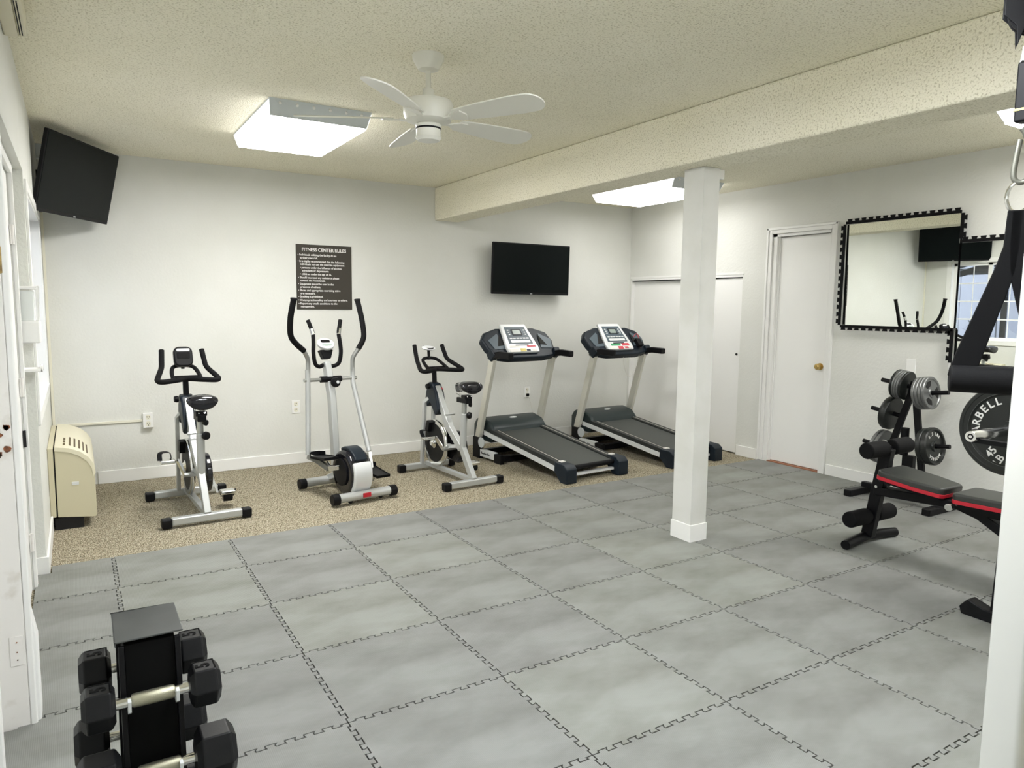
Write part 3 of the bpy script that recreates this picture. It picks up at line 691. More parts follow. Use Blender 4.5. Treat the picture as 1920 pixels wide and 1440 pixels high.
# ================================================================== EXERCISE BIKES
def end_cap(p, parent, L=.062, d=1):
    m = MB(); m.box((p[0] + d * L / 2, p[1], p[2] - .004), (L, .066, .062)); return m.build('end_cap', 'black', parent, bev=.012)
def make_bike(label, console):
    t = thing('exercise_bike', label, 'exercise bike', (0, 0, CZ), 0, 'upright exercise bikes on the carpet')
    for y in (-.375, .375):
        s = MB().tube([(-.215, y, .042), (.215, y, .042)], .03, sq=(.052, .05)).build('rear_stabilizer' if y < 0 else 'front_stabilizer', 'silver', t, bev=.01)
        end_cap((-.212, y, .04), s, d=-1); end_cap((.212, y, .04), s, d=1)
    f = MB()
    f.tube([(0, -.375, .06), (.0, -.205, .30)], .02, sq=(.042, .055))              # rear leg
    f.tube([(0, -.215, .27), (0, -.235, .57)], .026, n=16)                          # seat tube
    f.tube([(0, -.20, .28), (0, -.02, .42), (0, .14, .64), (0, .20, .74)], .02, sq=(.045, .06))   # main beam
    f.tube([(0, -.35, .055), (0, .37, .06)], .02, sq=(.04, .035))                   # base rail
    f.tube([(-.055, .36, .06), (-.055, .31, .60), (-.02, .25, .66)], .02, sq=(.025, .04)); f.tube([(.035, .36, .06), (.035, .31, .60), (.02, .25, .66)], .02, sq=(.025, .04))
    f.tube([(0, -.20, .30), (0, -.03, .27), (0, .20, .28)], .015, sq=(.03, .03))
    f.build('frame', 'silver', t, bev=.004)
    h = MB(); h.prism([(.10, .56), (.15, .70), (.20, .77), (.27, .78), (.31, .70), (.335, .60), (.30, .56), (.24, .60), (.16, .50)], -.045, .045, FR((0, 0, 0), (0, 1, 0), (0, 0, 1))); h.build('head_cover', 'dash', t, bev=.015)
    MB().tube([(0, .235, .74), (0, .245, .895)], .02, n=16).build('handlebar_post', 'black', t)
    MB().lathe([(0, 0), (.02, .002), (.024, .012), (.02, .03), (0, .032)], (-.05, .235, .745), (-1, .0, 0)).build('adjustment_knob', 'black', t)
    MB().lathe([(0, 0), (.014, .0), (.016, .02), (.0, .026)], (.028, .19, .715), (.5, -.6, .6)).build('brake_knob', 'red' if console == 'disc' else 'black', t)
    hb = []
    pts = [(-.150, .30, 1.085), (-.158, .265, 1.02), (-.168, .225, .965), (-.208, .12, .915), (-.222, .07, .893), (-.195, .04, .885), (-.10, .075, .888), (0, .15, .89), (.10, .075, .888), (.195, .04, .885), (.222, .07, .893), (.208, .12, .915), (.168, .225, .965), (.158, .265, 1.02), (.150, .30, 1.085)]
    pts = [(x * .88, y + .045, z) for x, y, z in pts]
    MB().tube(smooth_path(pts, 5), .018, n=12).build('handlebar', 'foam', t)
    lp = [(x * .9, y + .06, z) for x, y, z in [(-.10, .10, .89), (-.095, .19, .93), (-.07, .26, .965), (0, .28, .975), (.07, .26, .965), (.095, .19, .93), (.10, .10, .89)]]
    MB().tube(smooth_path(lp, 5), .014, n=10).box((0, .22, .895), (.16, .05, .03)).build('arm_rest_loop', 'foam', t)
    if console == 'disc':
        c = MB().ell((0, .34, 1.06), (.062, .052, .016)); T = Matrix.Translation((0, .34, 1.06)) @ Matrix.Rotation(math.radians(14), 4, 'X') @ Matrix.Translation((0, -.34, -1.06))
        c.v = [tuple(T @ V(p)) for p in c.v]; c = c.build('console', 'silver_light', t)
        MB().lathe([(0, .014), (.046, .010), (.050, .004)], (0, .34, 1.06), (0, -.24, .97)).build('display', 'gloss', c)
        MB().cyl((0, .33, .96), (0, .34, 1.05), .012).build('console_stem', 'black', t)
    else:
        T = FR((0, .31, 1.035), (1, 0, 0), (0, .35, 1))
        c = MB().prism(rrect(.125, .145, .04, 6), -.02, .028, T).build('console', 'black', t, bev=.01)
        MB().prism(rrect(.085, .018, .006), .029, .031, T @ Matrix.Translation((0, .045, 0))).build('display', 'silver_light', c)
        MB().prism(rrect(.085, .045, .006), .029, .0305, T @ Matrix.Translation((0, .005, 0))).build('display_window', 'gloss', c)
        MB().cyl((0, .33, .95), (0, .33, 1.0), .012).build('console_stem', 'black', t)
    # saddle
    s = MB(); vs = []; fs = []; st = [(-.13, .085, .0), (-.115, .100, .012), (-.06, .098, .018), (-.01, .065, .014), (.05, .030, .008), (.10, .024, .002), (.135, .014, -.006)]
    n = 14
    for (y, wd, z) in st:
        for k in range(n):
            a = 2 * PI * k / n; ca, sa = math.cos(a), math.sin(a)
            sx = wd * (abs(ca) ** .8) * (1 if ca > 0 else -1)
            zz = .034 * sa if sa > 0 else .062 * sa * (1 - .3 * abs(ca))
            if sa > 0: zz -= .012 * math.exp(-(sx / .02) ** 2)
            vs.append((sx, y - .245, .785 + z + zz))
    for i in range(len(st) - 1):
        for k in range(n): fs.append((i * n + k, i * n + (k + 1) % n, (i + 1) * n + (k + 1) % n, (i + 1) * n + k))
    s.add(vs, fs, True); s.add(vs, [tuple(range(n))[::-1], tuple(range((len(st) - 1) * n, len(st) * n))])
    s.build('saddle', 'gloss', t, sub=1, sharp=80)
    MB().box((0, -.235, .675), (.055, .15, .04)).box((0, -.27, .705), (.07, .06, .03)).build('seat_slider', 'black', t, bev=.005)
    MB().tube([(0, -.232, .55), (0, -.238, .66)], .021, n=16).build('seat_post', 'steel', t)
    MB().lathe([(0, 0), (.024, .0), (.028, .012), (.024, .028), (0, .032)], (.02, -.255, .555), (.6, -.8, 0), 16).build('seat_knob', 'black', t)
    MB().lathe([(0, 0), (.018, .0), (.02, .015), (0, .022)], (.02, -.28, .645), (.5, -.8, 0), 16).build('slider_knob', 'black', t)
    for k in (-1, 1): MB().tube([(k * .018, -.31, .715), (k * .02, -.24, .695), (k * .012, -.14, .72)], .005, n=8).build('saddle_rail', 'chrome', t)
    # flywheel
    fw = MB().lathe([(.165, -.012), (.195, -.014), (.200, -.008), (.200, .008), (.195, .014), (.165, .012), (.165, -.012)], (-.012, .20, .265), (1, 0, 0), 48).build('flywheel', 'chrome', t)
    MB().lathe([(0, -.008), (.166, -.008), (.166, .008), (0, .008)], (-.012, .20, .265), (1, 0, 0), 48).build('flywheel_disc', 'rubber', fw)
    MB().lathe([(0, -.045), (.02, -.045), (.03, -.03), (.045, -.02), (.045, .0), (0, .0)], (-.012, .20, .265), (1, 0, 0), 24).build('hub', 'chrome', fw)
    MB().box((-.03, .27, .40), (.05, .05, .09), (.3, 0, 0)).build('brake_pad_holder', 'black', t, bev=.004)
    g = MB()
    poly = arc((.20, .265), .10, -PI / 2, PI / 2, 12) + arc((-.03, .26), .135, PI / 2, 1.5 * PI, 14)
    g.prism(poly, .045, .085, FR((0, 0, 0), (0, 1, 0), (0, 0, 1))).build('chain_guard', 'gloss', t, bev=.012)
    # cranks and pedals
    bb = V((0, -.03, .255))
    MB().cyl((-.075, bb.y, bb.z), (.105, bb.y, bb.z), .016).build('bottom_bracket', 'steel', t)
    for sgn, q in ((-1, V((-.10, .055, .345))), (1, V((.125, -.075, .115)))):
        base = V((.09 * sgn if sgn > 0 else -.07, bb.y, bb.z))
        cr = MB().tube([base, V((q.x, q.y, q.z))], .011, sq=(.014, .028)).build('crank', 'chrome', t)
        pd = MB().box((q.x + sgn * .065, q.y, q.z), (.095, .085, .026)); pd.build('pedal', 'chrome', t, bev=.008)
        lp = [(q.x + sgn * .03, q.y + .06, q.z), (q.x + sgn * .04, q.y + .075, q.z + .045 * (1 if sgn < 0 else -1)), (q.x + sgn * .10, q.y + .05, q.z + .05 * (1 if sgn < 0 else -1)), (q.x + sgn * .11, q.y + .0, q.z + .01)]
        MB().tube(smooth_path(lp, 4), .008, sq=(.004, .03)).build('toe_strap', 'black', t)
        if sgn > 0: MB().prism(arc((0, 0), .032, PI, 2 * PI, 8) + [(.026, .03), (-.026, .03)], -.03, .03, FR((q.x + .065, q.y, q.z - .035), (0, 1, 0), (0, 0, 1))).build('toe_cage', 'black', t, bev=.006)
    MB().box((.0, .02, .50), (.05, .022, .10), (-.75, 0, 0)).box((.0, -.02, .535), (.09, .02, .012), (-.75, 0, 0)).build('bottle_holder', 'silver', t, bev=.003)
    return t
b1 = make_bike('silver exercise bike with upright black monitor, nearest the left wall', 'box'); b1.location = (-.068, 2.455, CZ); b1.rotation_euler.z = math.radians(2.5)
b2 = make_bike('silver exercise bike with flat round console, between the elliptical and the first treadmill', 'disc'); b2.location = (1.862, 2.425, CZ); b2.rotation_euler.z = math.radians(4.5)

# ================================================================== ELLIPTICAL
t = thing('elliptical_trainer', 'silver and black elliptical trainer below the rules sign', 'elliptical trainer', (.965, 2.345, CZ), math.radians(8))
for y, nm in ((-.285, 'rear_stabilizer'), (.285, 'front_stabilizer')):
    L = .20
    s = MB().tube([(-L, y, .055), (L, y, .055)], .033, n=18).build(nm, 'silver', t)
    for k in (-1, 1): MB().tube([(k * L, y, .052), (k * (L + .055), y, .052)], .040, n=18).build('end_cap', 'black', s, bev=.006)
MB().bb((-.03, -.327, .045), (.03, -.318, .075)).build('logo_mark', 'red', t)
for k in (-1, 1): MB().lathe([(.0, 0), (.018, .0), (.018, .02), (0, .02)], (k * .12, -.285, .03), (0, -1, 0), 14).build('leveller', 'black', t)
MB().tube([(0, .285, .07), (0, .16, .12), (0, .0, .07), (0, -.27, .07)], .03, sq=(.055, .05)).build('base_rail', 'silver', t, bev=.006)
MB().tube([(0, .175, .12), (-.005, .22, .70), (-.008, .30, .98)], .03, sq=(.052, .068)).build('mast', 'silver', t, bev=.01)
MB().lathe([(0, 0), (.035, 0), (.040, .015), (.033, .035), (0, .04)], (.0, .185, .83), (.25, -1, .1), 20).build('tension_knob', 'black', t)
MB().lathe([(0, .041), (.012, .041), (.012, .046), (0, .046)], (.0, .185, .83), (.25, -1, .1), 20).build('knob_badge', 'silver_light', t)
c = MB().prism([(-.03, -.0), (.03, 0), (.055, .07), (-.055, .07)], -.03, .03, FR((-.010, .30, 1.0), (1, 0, 0), (0, .2, 1))).build('console_neck', 'black', t, bev=.008)
Tc = FR((-.010, .305, 1.115), (1, 0, 0), (0, .75, .66))
c = MB().prism([(.068 * math.cos(a), .058 * math.sin(a)) for a in [k * PI / 12 for k in range(24)]], -.014, .014, Tc).build('console', 'silver_light', t, bev=.008)
MB().prism(rrect(.075, .032, .01), .0142, .0155, Tc @ Matrix.Translation((0, .018, 0))).build('display', 'black', c)
MB().prism([(.045 * math.cos(a), .012 * math.sin(a) - .022) for a in [k * PI / 8 for k in range(16)]], .0142, .0155, Tc).build('buttons', 'lcd', c)
for k in (-1, 1):
    pts = [(k * .02, .235, .955), (k * .06, .22, .945), (k * .105, .20, .97), (k * .122, .195, 1.05), (k * .118, .20, 1.13), (k * .115, .215, 1.20), (k * .135, .23, 1.27), (k * .145 , .24, 1.30)]
    pts = [(x * .92 - .015, y + .07, z) for x, y, z in pts]
    h = MB().tube(smooth_path(pts, 5), .0155, n=12).build('fixed_handlebar', 'foam', t)
    MB().tube([(k * .1145 * .92 - .015, .283, 1.19), (k * .126 * .92 - .015, .293, 1.235)], .0168, n=12).build('pulse_grip', 'chrome', h)
MB().tube([(-.215, .245, .85), (.215, .245, .85)], .014, n=14).build('pivot_axle', 'steel', t)
MB().tube([(-.085, .245, .85), (.085, .245, .85)], .024, n=14).build('pivot_sleeve', 'black', t)
for k, lowx, lowy, lowz in ((-1, -.232, .16, .30), (1, .20, .02, .30)):
    a = MB().tube([(k * .185, .245, .93), (k * .185, .245, .82), (lowx, lowy, lowz)], .019, n=14).build('handle_arm', 'silver', t)
    up = [(k * .185, .245, .80), (k * .183, .242, .97), (k * .190, .235, 1.02), (k * .225, .22, 1.08)]
    MB().tube(smooth_path(up, 5), .017, n=12).build('upper_arm', 'steel', t)
    qx = 1.0 if k > 0 else 1.33
    gp = [(k * .222, .22, 1.075), (k * .262 * (1 + (qx - 1) * .5), .20 + k * .02, 1.14), (k * .275 * (1 + (qx - 1) * .8), .19 + k * .035, 1.20), (k * .272 * qx, .185 + k * .07, 1.32), (k * .262 * qx, .19 + k * .11, 1.455)]
    MB().tube(smooth_path(gp, 5), .021, n=12).build('foam_grip', 'foam', a)
    MB().cyl((k * .262 * qx, .19 + k * .11, 1.452), (k * .262 * qx, .19 + k * .112, 1.463), .025).build('grip_cap', 'black', a)
    # pedal link
    ped_y, ped_z = ((.03, .275) if k < 0 else (-.10, .15))
    MB().tube([(lowx, lowy, lowz - .01), (k * .185, ped_y + .06, ped_z - .015), (k * .165, -.10 if k > 0 else -.05, ped_z - .05 if k < 0 else .11)], .016, sq=(.028, .035)).build('pedal_arm', 'steel', t)
    ft = MB(); poly = [(-.055, -.15), (.055, -.15), (.06, .08), (.04, .15), (-.04, .15), (-.06, .08)]
    Tf = FR((k * .175, ped_y, ped_z + .012), (1, 0, 0), (0, 1, .10 * k))
    ft.prism(poly, 0, .014, Tf)
    for i in range(len(poly)):
        a0, b0 = V((*poly[i], 0)), V((*poly[(i + 1) % len(poly)], 0)); hgt = .045 if i in (2, 3, 4) else .02
        d = (b0 - a0).normalized() * .004; nn = V((-d.y, d.x, 0)) * 1.2
        q = [a0, b0, b0 + nn, a0 + nn]; ft.add([p + V((0, 0, 0)) for p in q] + [p + V((0, 0, hgt)) for p in q], [(0, 1, 2, 3), (4, 7, 6, 5), (0, 4, 5, 1), (1, 5, 6, 2), (2, 6, 7, 3), (3, 7, 4, 0)], T=Tf)
    ft.build('foot_pedal', 'black', t, bev=.003)
    MB().tube([(k * .165, -.10 if k > 0 else -.05, ped_z - .05 if k < 0 else .11), (k * .09, -.12, .24)], .014, sq=(.02, .035)).build('crank_arm', 'chrome', t)
# flywheel housing
Hc_ = V((-.015, -.125, .205)); R_ = .175
Tx = FR(Hc_, (0, 1, 0), (0, 0, 1))
MB().prism([(R_ * .98 * math.cos(a), R_ * .98 * math.sin(a) * (1.0 if math.sin(a) < 0 else .92)) for a in [k * PI / 24 for k in range(48)]], -.085, .085, Tx).build('flywheel_housing', 'gloss', t, bev=.03, seg=4)
st = MB(); aa = [math.radians(150 + k * 5) for k in range(17)]
prof2 = [((R_ + .012) * math.cos(a), (R_ + .012) * math.sin(a)) for a in aa]; prof3 = [((R_ - .03) * math.cos(a), (R_ - .03) * math.sin(a)) for a in aa[::-1]]
st.prism(prof2 + prof3, -.072, .072, Tx).build('rear_shroud', 'silver_light', t, bev=.014, seg=3, sharp=35)
MB().prism(arc((0, 0), .183, math.radians(60), math.radians(145), 12) + arc((0, 0), .155, math.radians(145), math.radians(60), 12), -.05, .05, Tx).build('top_shroud', 'dash', t, bev=.01)
MB().lathe([(0, 0), (.10, .0), (.10, .008), (0, .014)], Hc_ + V((-.088, 0, 0)), (-1, 0, 0), 32).build('side_disc', 'black', t)
MB().tube([Hc_ + V((-.10, .0, .04)), Hc_ + V((-.13, .10, .03)), Hc_ + V((-.12, .16, .05))], .01, n=8).build('crank_link', 'chrome', t)

# ================================================================== TREADMILLS
def make_treadmill(label, cord):
    t = thing('treadmill', label, 'treadmill', (0, 0, CZ), math.radians(4.5), 'treadmills by the back wall')
    y0, z0, y1, z1 = -.60, .125, .50, .275
    def dz(y): return z0 + (z1 - z0) * (y - y0) / (y1 - y0)
    MB().add([(s * .235, y, dz(y) + q) for q in (-.03, 0) for y in (y0, y1) for s in (-1, 1)], [(0, 1, 3, 2), (4, 6, 7, 5), (0, 4, 5, 1), (2, 3, 7, 6), (0, 2, 6, 4), (1, 5, 7, 3)]).build('walking_belt', 'belt', t, bev=.008)
    for s in (-1, 1):
        xa, xb = s * .232, s * .315
        MB().add([(x, y, dz(y) + q) for q in (-.03, .014) for y in (y0 + .02, y1) for x in (xa, xb)], [(0, 1, 3, 2), (4, 6, 7, 5), (0, 4, 5, 1), (2, 3, 7, 6), (0, 2, 6, 4), (1, 5, 7, 3)]).build('foot_rail', 'rail', t, bev=.006)
        MB().add([(x, y, dz(y) + .016) for y in (y0 + .1, y1 - .02) for x in (s * .262, s * .268)] + [(x, y, dz(y) + .014) for y in (y0 + .1, y1 - .02) for x in (s * .262, s * .268)], [(0, 1, 3, 2), (4, 6, 7, 5), (0, 4, 5, 1), (2, 3, 7, 6), (0, 2, 6, 4), (1, 5, 7, 3)]).build('grip_stripe', 'beige_tube', t)
        MB().add([(x, y, dz(y) + q) for q in (-.062, -.022) for y in (y0 + .02, y1 + .05) for x in (s * .315, s * .327)], [(0, 1, 3, 2), (4, 6, 7, 5), (0, 4, 5, 1), (2, 3, 7, 6), (0, 2, 6, 4), (1, 5, 7, 3)]).build('side_trim', 'silver_light', t)
        MB().prism([(-.68, .0), (-.68, .12), (-.64, .152), (-.52, .158), (-.515, .08), (-.60, .0)], min(s * .235, s * .345), max(s * .235, s * .345), FR((0, 0, 0), (0, 1, 0), (0, 0, 1))).build('rear_end_cap', 'dash', t, bev=.008)
        MB().bb((s * .255, -.56, .150), (s * .30, -.52, .163)).build('warning_label', 'sticker_w', t)
        # base on the carpet
        MB().bb((s * .335, .30, .022), (s * .372, .56, .092)).build('base_rail', 'silver_light', t, bev=.004)
        MB().bb((s * .333, .20, .0), (s * .374, .31, .085)).build('base_foot', 'black', t, bev=.006)
        MB().bb((s * .33, .54, .0), (s * .378, .66, .20)).build('upright_boot', 'black', t, bev=.008)
        if s < 0:
            mk = MB()
            for q in range(8): mk.bb((-.3735, .52 - q * .018, .05), (-.372, .509 - q * .018, .062 if q % 3 else .07))
            mk.build('logo_mark', 'label_dark', t)
        MB().tube([(s * .352, .61, .15), (s * .345, .36, 1.0)], .02, sq=(.04, .072), hint=(0, 1, 0)).build('upright', 'beige_tube', t, bev=.006)
        MB().lathe([(0, 0), (.045, .0), (.05, .01), (.0, .014)], (s * .378, .50, .16), (s, 0, 0), 20).build('pivot_cover', 'fix', t)
    MB().bb((-.26, -.62, .045), (.26, -.585, .065)).build('rear_bar', 'silver_light', t)
    MB().tube([(-.26, -.60, .112), (.26, -.60, .112)], .02, n=16).build('rear_roller', 'black', t)
    for y in (.25, .62): MB().bb((-.335, y, .01), (.335, y + .05, .06)).build('cross_bar', 'black', t)
    # deck underside
    MB().add([(s_ * .30, y, dz(y) + q) for q in (-.06, -.031) for y in (y0 + .05, y1) for s_ in (-1, 1)], [(0, 1, 3, 2), (4, 6, 7, 5), (0, 4, 5, 1), (2, 3, 7, 6), (0, 2, 6, 4), (1, 5, 7, 3)]).build('deck', 'black', t)
    hp = [(.40, .235), (.405, .285), (.47, .345), (.60, .375), (.70, .360), (.745, .30), (.75, .16), (.46, .15)]
    MB().prism(hp, -.315, .315, FR((0, 0, 0), (0, 1, 0), (0, 0, 1))).build('motor_hood', 'hood', t, bev=.03, seg=4)
    bT = FR((0, .53, .3625), (1, 0, 0), (0, .13, .032))
    MB().prism([(.04 * math.cos(a), .016 * math.sin(a)) for a in [k * PI / 12 for k in range(24)]], -.002, .004, bT).build('badge', 'silver_light', t)
    # console
    T = FR((0, .33, .985), (1, 0, 0), (0, .23, .27))
    body = [(-.345, -.02), (-.405, .08), (-.425, .18), (-.37, .255), (-.22, .305), (.22, .305), (.35, .255), (.385, .15), (.365, .05), (.345, -.02), (.2, -.045), (-.2, -.045)]
    MB().prism(body, -.075, .0, T).build('dashboard', 'dash', t, bev=.018, seg=3)
    for s in (-1, 1):
        MB().prism([(s * .20, .06), (s * .33, .055), (s * .365, .16), (s * .24, .235)], .0, .006, T).build('tray', 'dash2', t, bev=.002)
        MB().prism([(s * .205, .10), (s * .285, .09), (s * .225, .22)], .006, .008, T).build('tray_shade_patch', 'dark', t)  # raised dark patch, stands in for shade in the tray's dent
        MB().tube([(s * .355, .42, .965), (s * .352, .25, .99), (s * .345, .09, .985)], .02, sq=(.056, .058)).build('handrail', 'black', t, bev=.012)
        MB().prism([(s * .325, -.03), (s * .385, -.03), (s * .40, .05), (s * .325, .05)], -.07, .03, T).build('rail_joint', 'dash', t, bev=.012)
    T0_ = T; T = T @ Matrix.Translation((-.032, 0, 0))
    pn = MB().prism([(-.175, .0), (.175, .0), (.185, .06), (.145, .33), (-.145, .33), (-.185, .06)], .0, .03, T).build('display_panel', 'silver_light', t, bev=.01)
    MB().prism([(-.135, .095), (.135, .095), (.115, .29), (-.115, .29)], .030, .033, T).build('panel_inset', 'dash2', pn)
    MB().prism(rrect(.115, .075, .01), .033, .036, T @ Matrix.Translation((0, .225, 0))).build('display_bezel', 'dash', pn)
    MB().prism(rrect(.085, .05, .004), .036, .0375, T @ Matrix.Translation((0, .225, 0))).build('lcd_screen', 'lcd', pn)
    m = MB()
    for i in range(6):
        m.prism(rrect(.03, .012, .003), .033, .036, T @ Matrix.Translation((-.095 + i * .038, .155, 0)))
    for i in range(3):
        for s in (-1, 1): m.prism(rrect(.018, .010, .003), .033, .036, T @ Matrix.Translation((s * .092, .20 + i * .025, 0)))
    m.prism(rrect(.22, .028, .006), .033, .036, T @ Matrix.Translation((0, .118, 0)))
    m.build('buttons', 'silver_light', pn)
    MB().prism(rrect(.15, .010, .003), .030, .033, T @ Matrix.Translation((0, .078, 0))).build('panel_slot', 'dash', pn)
    cols = [('sticker_g', -.05, .040, .13, .026), ('sticker_r', .085, .040, .10, .032), ('sticker_w', -.10, .004, .10, .03), ('sticker_r', .0, .002, .07, .032), ('sticker_r', .08, .002, .05, .022), ('sticker_w', .135, .004, .045, .026)] if cord else \
           [('sticker_w', -.09, .045, .12, .022), ('sticker_r', .10, .045, .10, .018), ('sticker_w', -.11, .0, .11, .033), ('sticker_y', -.01, .005, .065, .035), ('dash', .05, .0, .045, .02), ('sticker_w', .12, .003, .06, .03)]
    for c_, x, y, w_, h_ in cols: MB().prism(rrect(w_, h_, .002), .030, .0312, T @ Matrix.Translation((x, y + .018, 0))).build('sticker', c_, pn)
    T = T0_
    if cord:
        MB().tube(smooth_path([(.02, .33, .97), (.03, .34, .86), (.09, .34, .73), (.17, .34, .74), (.24, .35, .86), (.25, .33, .97)], 6), .0028, n=6).build('safety_cord', 'cord', t)
        MB().tube(smooth_path([(.22, .40, 1.12), (.25, .38, 1.15), (.28, .36, 1.06), (.27, .34, 1.01)], 5), .004, n=6).build('safety_clip', 'sticker_r', t)
        MB().prism([(.22, .03), (.285, .03), (.29, .115), (.225, .12)], .008, .05, T).build('storage_box', 'black', t, bev=.004)
    return t
t1 = make_treadmill('black and silver treadmill nearer the exercise bikes, yellow sticker on console', False); t1.location = (2.865, 2.45, CZ)
t2 = make_treadmill('black and silver treadmill in the right corner, partly behind the pillar', True); t2.location = (4.02, 2.45, CZ)

# ================================================================== DUMBBELL RACK AND DUMBBELLS
RX, RY, RZ = -.625, -1.105, .72
t = thing('dumbbell_rack', 'narrow black dumbbell rack with metal top plate, bottom left', 'dumbbell rack', (RX, RY, 0))
MB().bb((-.064, -.08, RZ - .004), (.064, .08, RZ)).bb((-.064, -.08, RZ - .012), (-.061, .08, RZ)).build('top_plate', 'topplate', t, bev=.002)
Tx = FR((0, 0, 0), (0, 1, 0), (0, 0, 1))
MB().prism([(-.075, RZ - .012), (.075, RZ - .012), (.15, 0.03), (-.15, .03)], -.048, .048, Tx).build('column', 'label_dark', t, bev=.003)
for k in (-1, 1):
    MB().prism([(-.082, RZ - .012), (-.072, RZ - .012), (-.15, .03), (-.162, .03)], min(k * .047, k * .058), max(k * .047, k * .058), Tx).build('side_rail', 'blackmetal', t, bev=.002)
    MB().prism([(.082, RZ - .012), (.072, RZ - .012), (.15, .03), (.162, .03)], min(k * .047, k * .058), max(k * .047, k * .058), Tx).build('side_rail', 'blackmetal', t, bev=.002)
    MB().bb((-.16, k * .16 - .02, .0), (.16, k * .16 + .02, .03)).build('foot', 'blackmetal', t, bev=.006)
def rail_y(z, s): return s * (.080 + (RZ - z) * .108)
def dumbbell(label, x, y, z, s=1., five=True, front=True, slot=True):
    """axis along x"""
    d = thing('hex_dumbbell', label, 'dumbbell', (x, y, z), 0, 'dumbbells on the rack')
    r = .043 * s; hl = .064 * s; gap = .068
    h = MB(); h.tube([(-gap - .005, 0, 0), (gap + .005, 0, 0)], .0112, n=14); h.build('bar', 'chrome', d)
    MB().lathe([(.0115, -.04), (.0140, -.036), (.0145, 0), (.0140, .036), (.0115, .04)], (0, 0, 0), (1, 0, 0), 18).build('knurled_grip', 'knurl', d)
    for k in (-1, 1):
        m = MB(); prof = [(.030 * s / r, 0), (1, .009 * s), (1, hl - .010 * s), (.72, hl)]
        vs = []; fs = []
        for q, hgt in prof:
            for a in range(6):
                an = PI / 6 + a * PI / 3 ; rad = r / math.cos(PI / 6) * q
                vs.append((k * (gap + hgt), rad * math.cos(an - PI / 2 + PI / 6 + PI / 6), rad * math.sin(an - PI / 2 + PI / 6 + PI / 6)))
        for i in range(3):
            for a in range(6): fs.append((i * 6 + a, i * 6 + (a + 1) % 6, (i + 1) * 6 + (a + 1) % 6, (i + 1) * 6 + a))
        fs += [tuple(range(6)), tuple(range(18, 24))]
        m.add(vs, fs); hd = m.build('head', 'rubber', d, bev=.0035, sharp=25)
        T = FR((k * (gap + hl * .47), 0, r + .0006), (0, 1, 0), (-1, 0, 0))
        if five:
            text('number', '5', .040 * s, T @ Matrix.Translation((0, 0, 0)), 'label_dark', hd, bold=.0012, ext=.0004)
            e = .021 * s
            fr = MB(); cx = k * (gap + hl * .47); zt = r
            fr.bb((cx + e, -e, zt), (cx + e + .003, e, zt + .0008)).bb((cx - e, e, zt), (cx + e + .003, e + .003, zt + .0008)).build('number_frame', 'label_dark', hd)
    return d
dz_ = [(.605, -1, 1., 'front side of the rack, top one'), (.470, -1, 1.14, 'front side of the rack, second from the top')]
dumbbell('black number 5 hex dumbbell, top one on the camera side of the rack', RX, RY + rail_y(.605, -1) - .022, .605, .93)
dumbbell('larger black hex dumbbell, second one down on the camera side of the rack', RX + .005, RY + rail_y(.455, -1) - .022, .455, 1.22, five=False)
dumbbell('black number 5 hex dumbbell, top one on the far side of the rack', RX, RY + rail_y(.575, 1) + .022, .575)
dumbbell('black hex dumbbell, second one down on the far side of the rack', RX - .01, RY + rail_y(.40, 1) + .022, .40, 1.1, five=False)
dumbbell('largest black hex dumbbell, lowest in view on the far side of the rack', RX - .01, RY + rail_y(.22, 1) + .022, .22, 1.25, five=False)
dumbbell('black hex dumbbell, lowest one on the camera side of the rack', RX, RY + rail_y(.27, -1) - .022, .27, 1.3, five=False)
for z, s in ((.605, -1), (.455, -1), (.27, -1), (.575, 1), (.40, 1), (.22, 1)):
    for k in (-1, 1):
        y = rail_y(z, s); MB().tube([(k * .044, y, z - .018), (k * .044, y + s * .022, z - .019), (k * .044, y + s * .040, z - .008), (k * .044, y + s * .042, z + .012)], .005, n=8, sq=(.014, .006), hint=(1, 0, 0)).build('cradle_hook', 'silver_light', t)

# ================================================================== WEIGHT TREE AND PLATES
TX, TY = 4.42, .055
t = thing('weight_tree', 'black weight plate tree standing against the right wall behind the bench', 'weight rack', (TX, TY, 0))
A = 0.16
m = MB()
m.tube([(0, 0, .90), (0, .018, .80), (0, .14, .40), (0, .15, .10)], .02, sq=(.045, .03), hint=(1, 0, 0))
m.tube([(0, 0, .90), (0, -.018, .80), (0, -.075, .40), (0, -.12, .10)], .02, sq=(.045, .03), hint=(1, 0, 0))
m.build('a_frame', 'blackmetal', t, bev=.005)
MB().tube([(0, -.30, .075), (0, .34, .075)], .02, sq=(.05, .04)).build('lower_rail', 'blackmetal', t, bev=.005)
for y in (-.25, .34): 
    MB().bb((-.20, y - .03, .0), (.20, y + .03, .05)).build('foot', 'blackmetal', t, bev=.008)
MB().bb((-.02, -.04, .05), (.02, .04, .36)).build('centre_post', 'blackmetal', t)
MB().cyl((-.02, .03, .36), (-.02, .03, .56), .028).build('bar_holder', 'black', t)
def tilt(s, a=.14): return V((0, s * math.cos(a), math.sin(a)))
pegs = [(-1, V((0, -.01, .815)), .235), (1, V((0, .01, .86)), .235), (1, V((0, .075, .64)), .235), (-1, V((0, -.055, .44)), .225), (1, V((0, .14, .38)), .22)]
for s, o_, L in pegs: MB().cyl(o_, o_ + tilt(s) * L, .0155, n=18).build('peg', 'blackmetal', t)
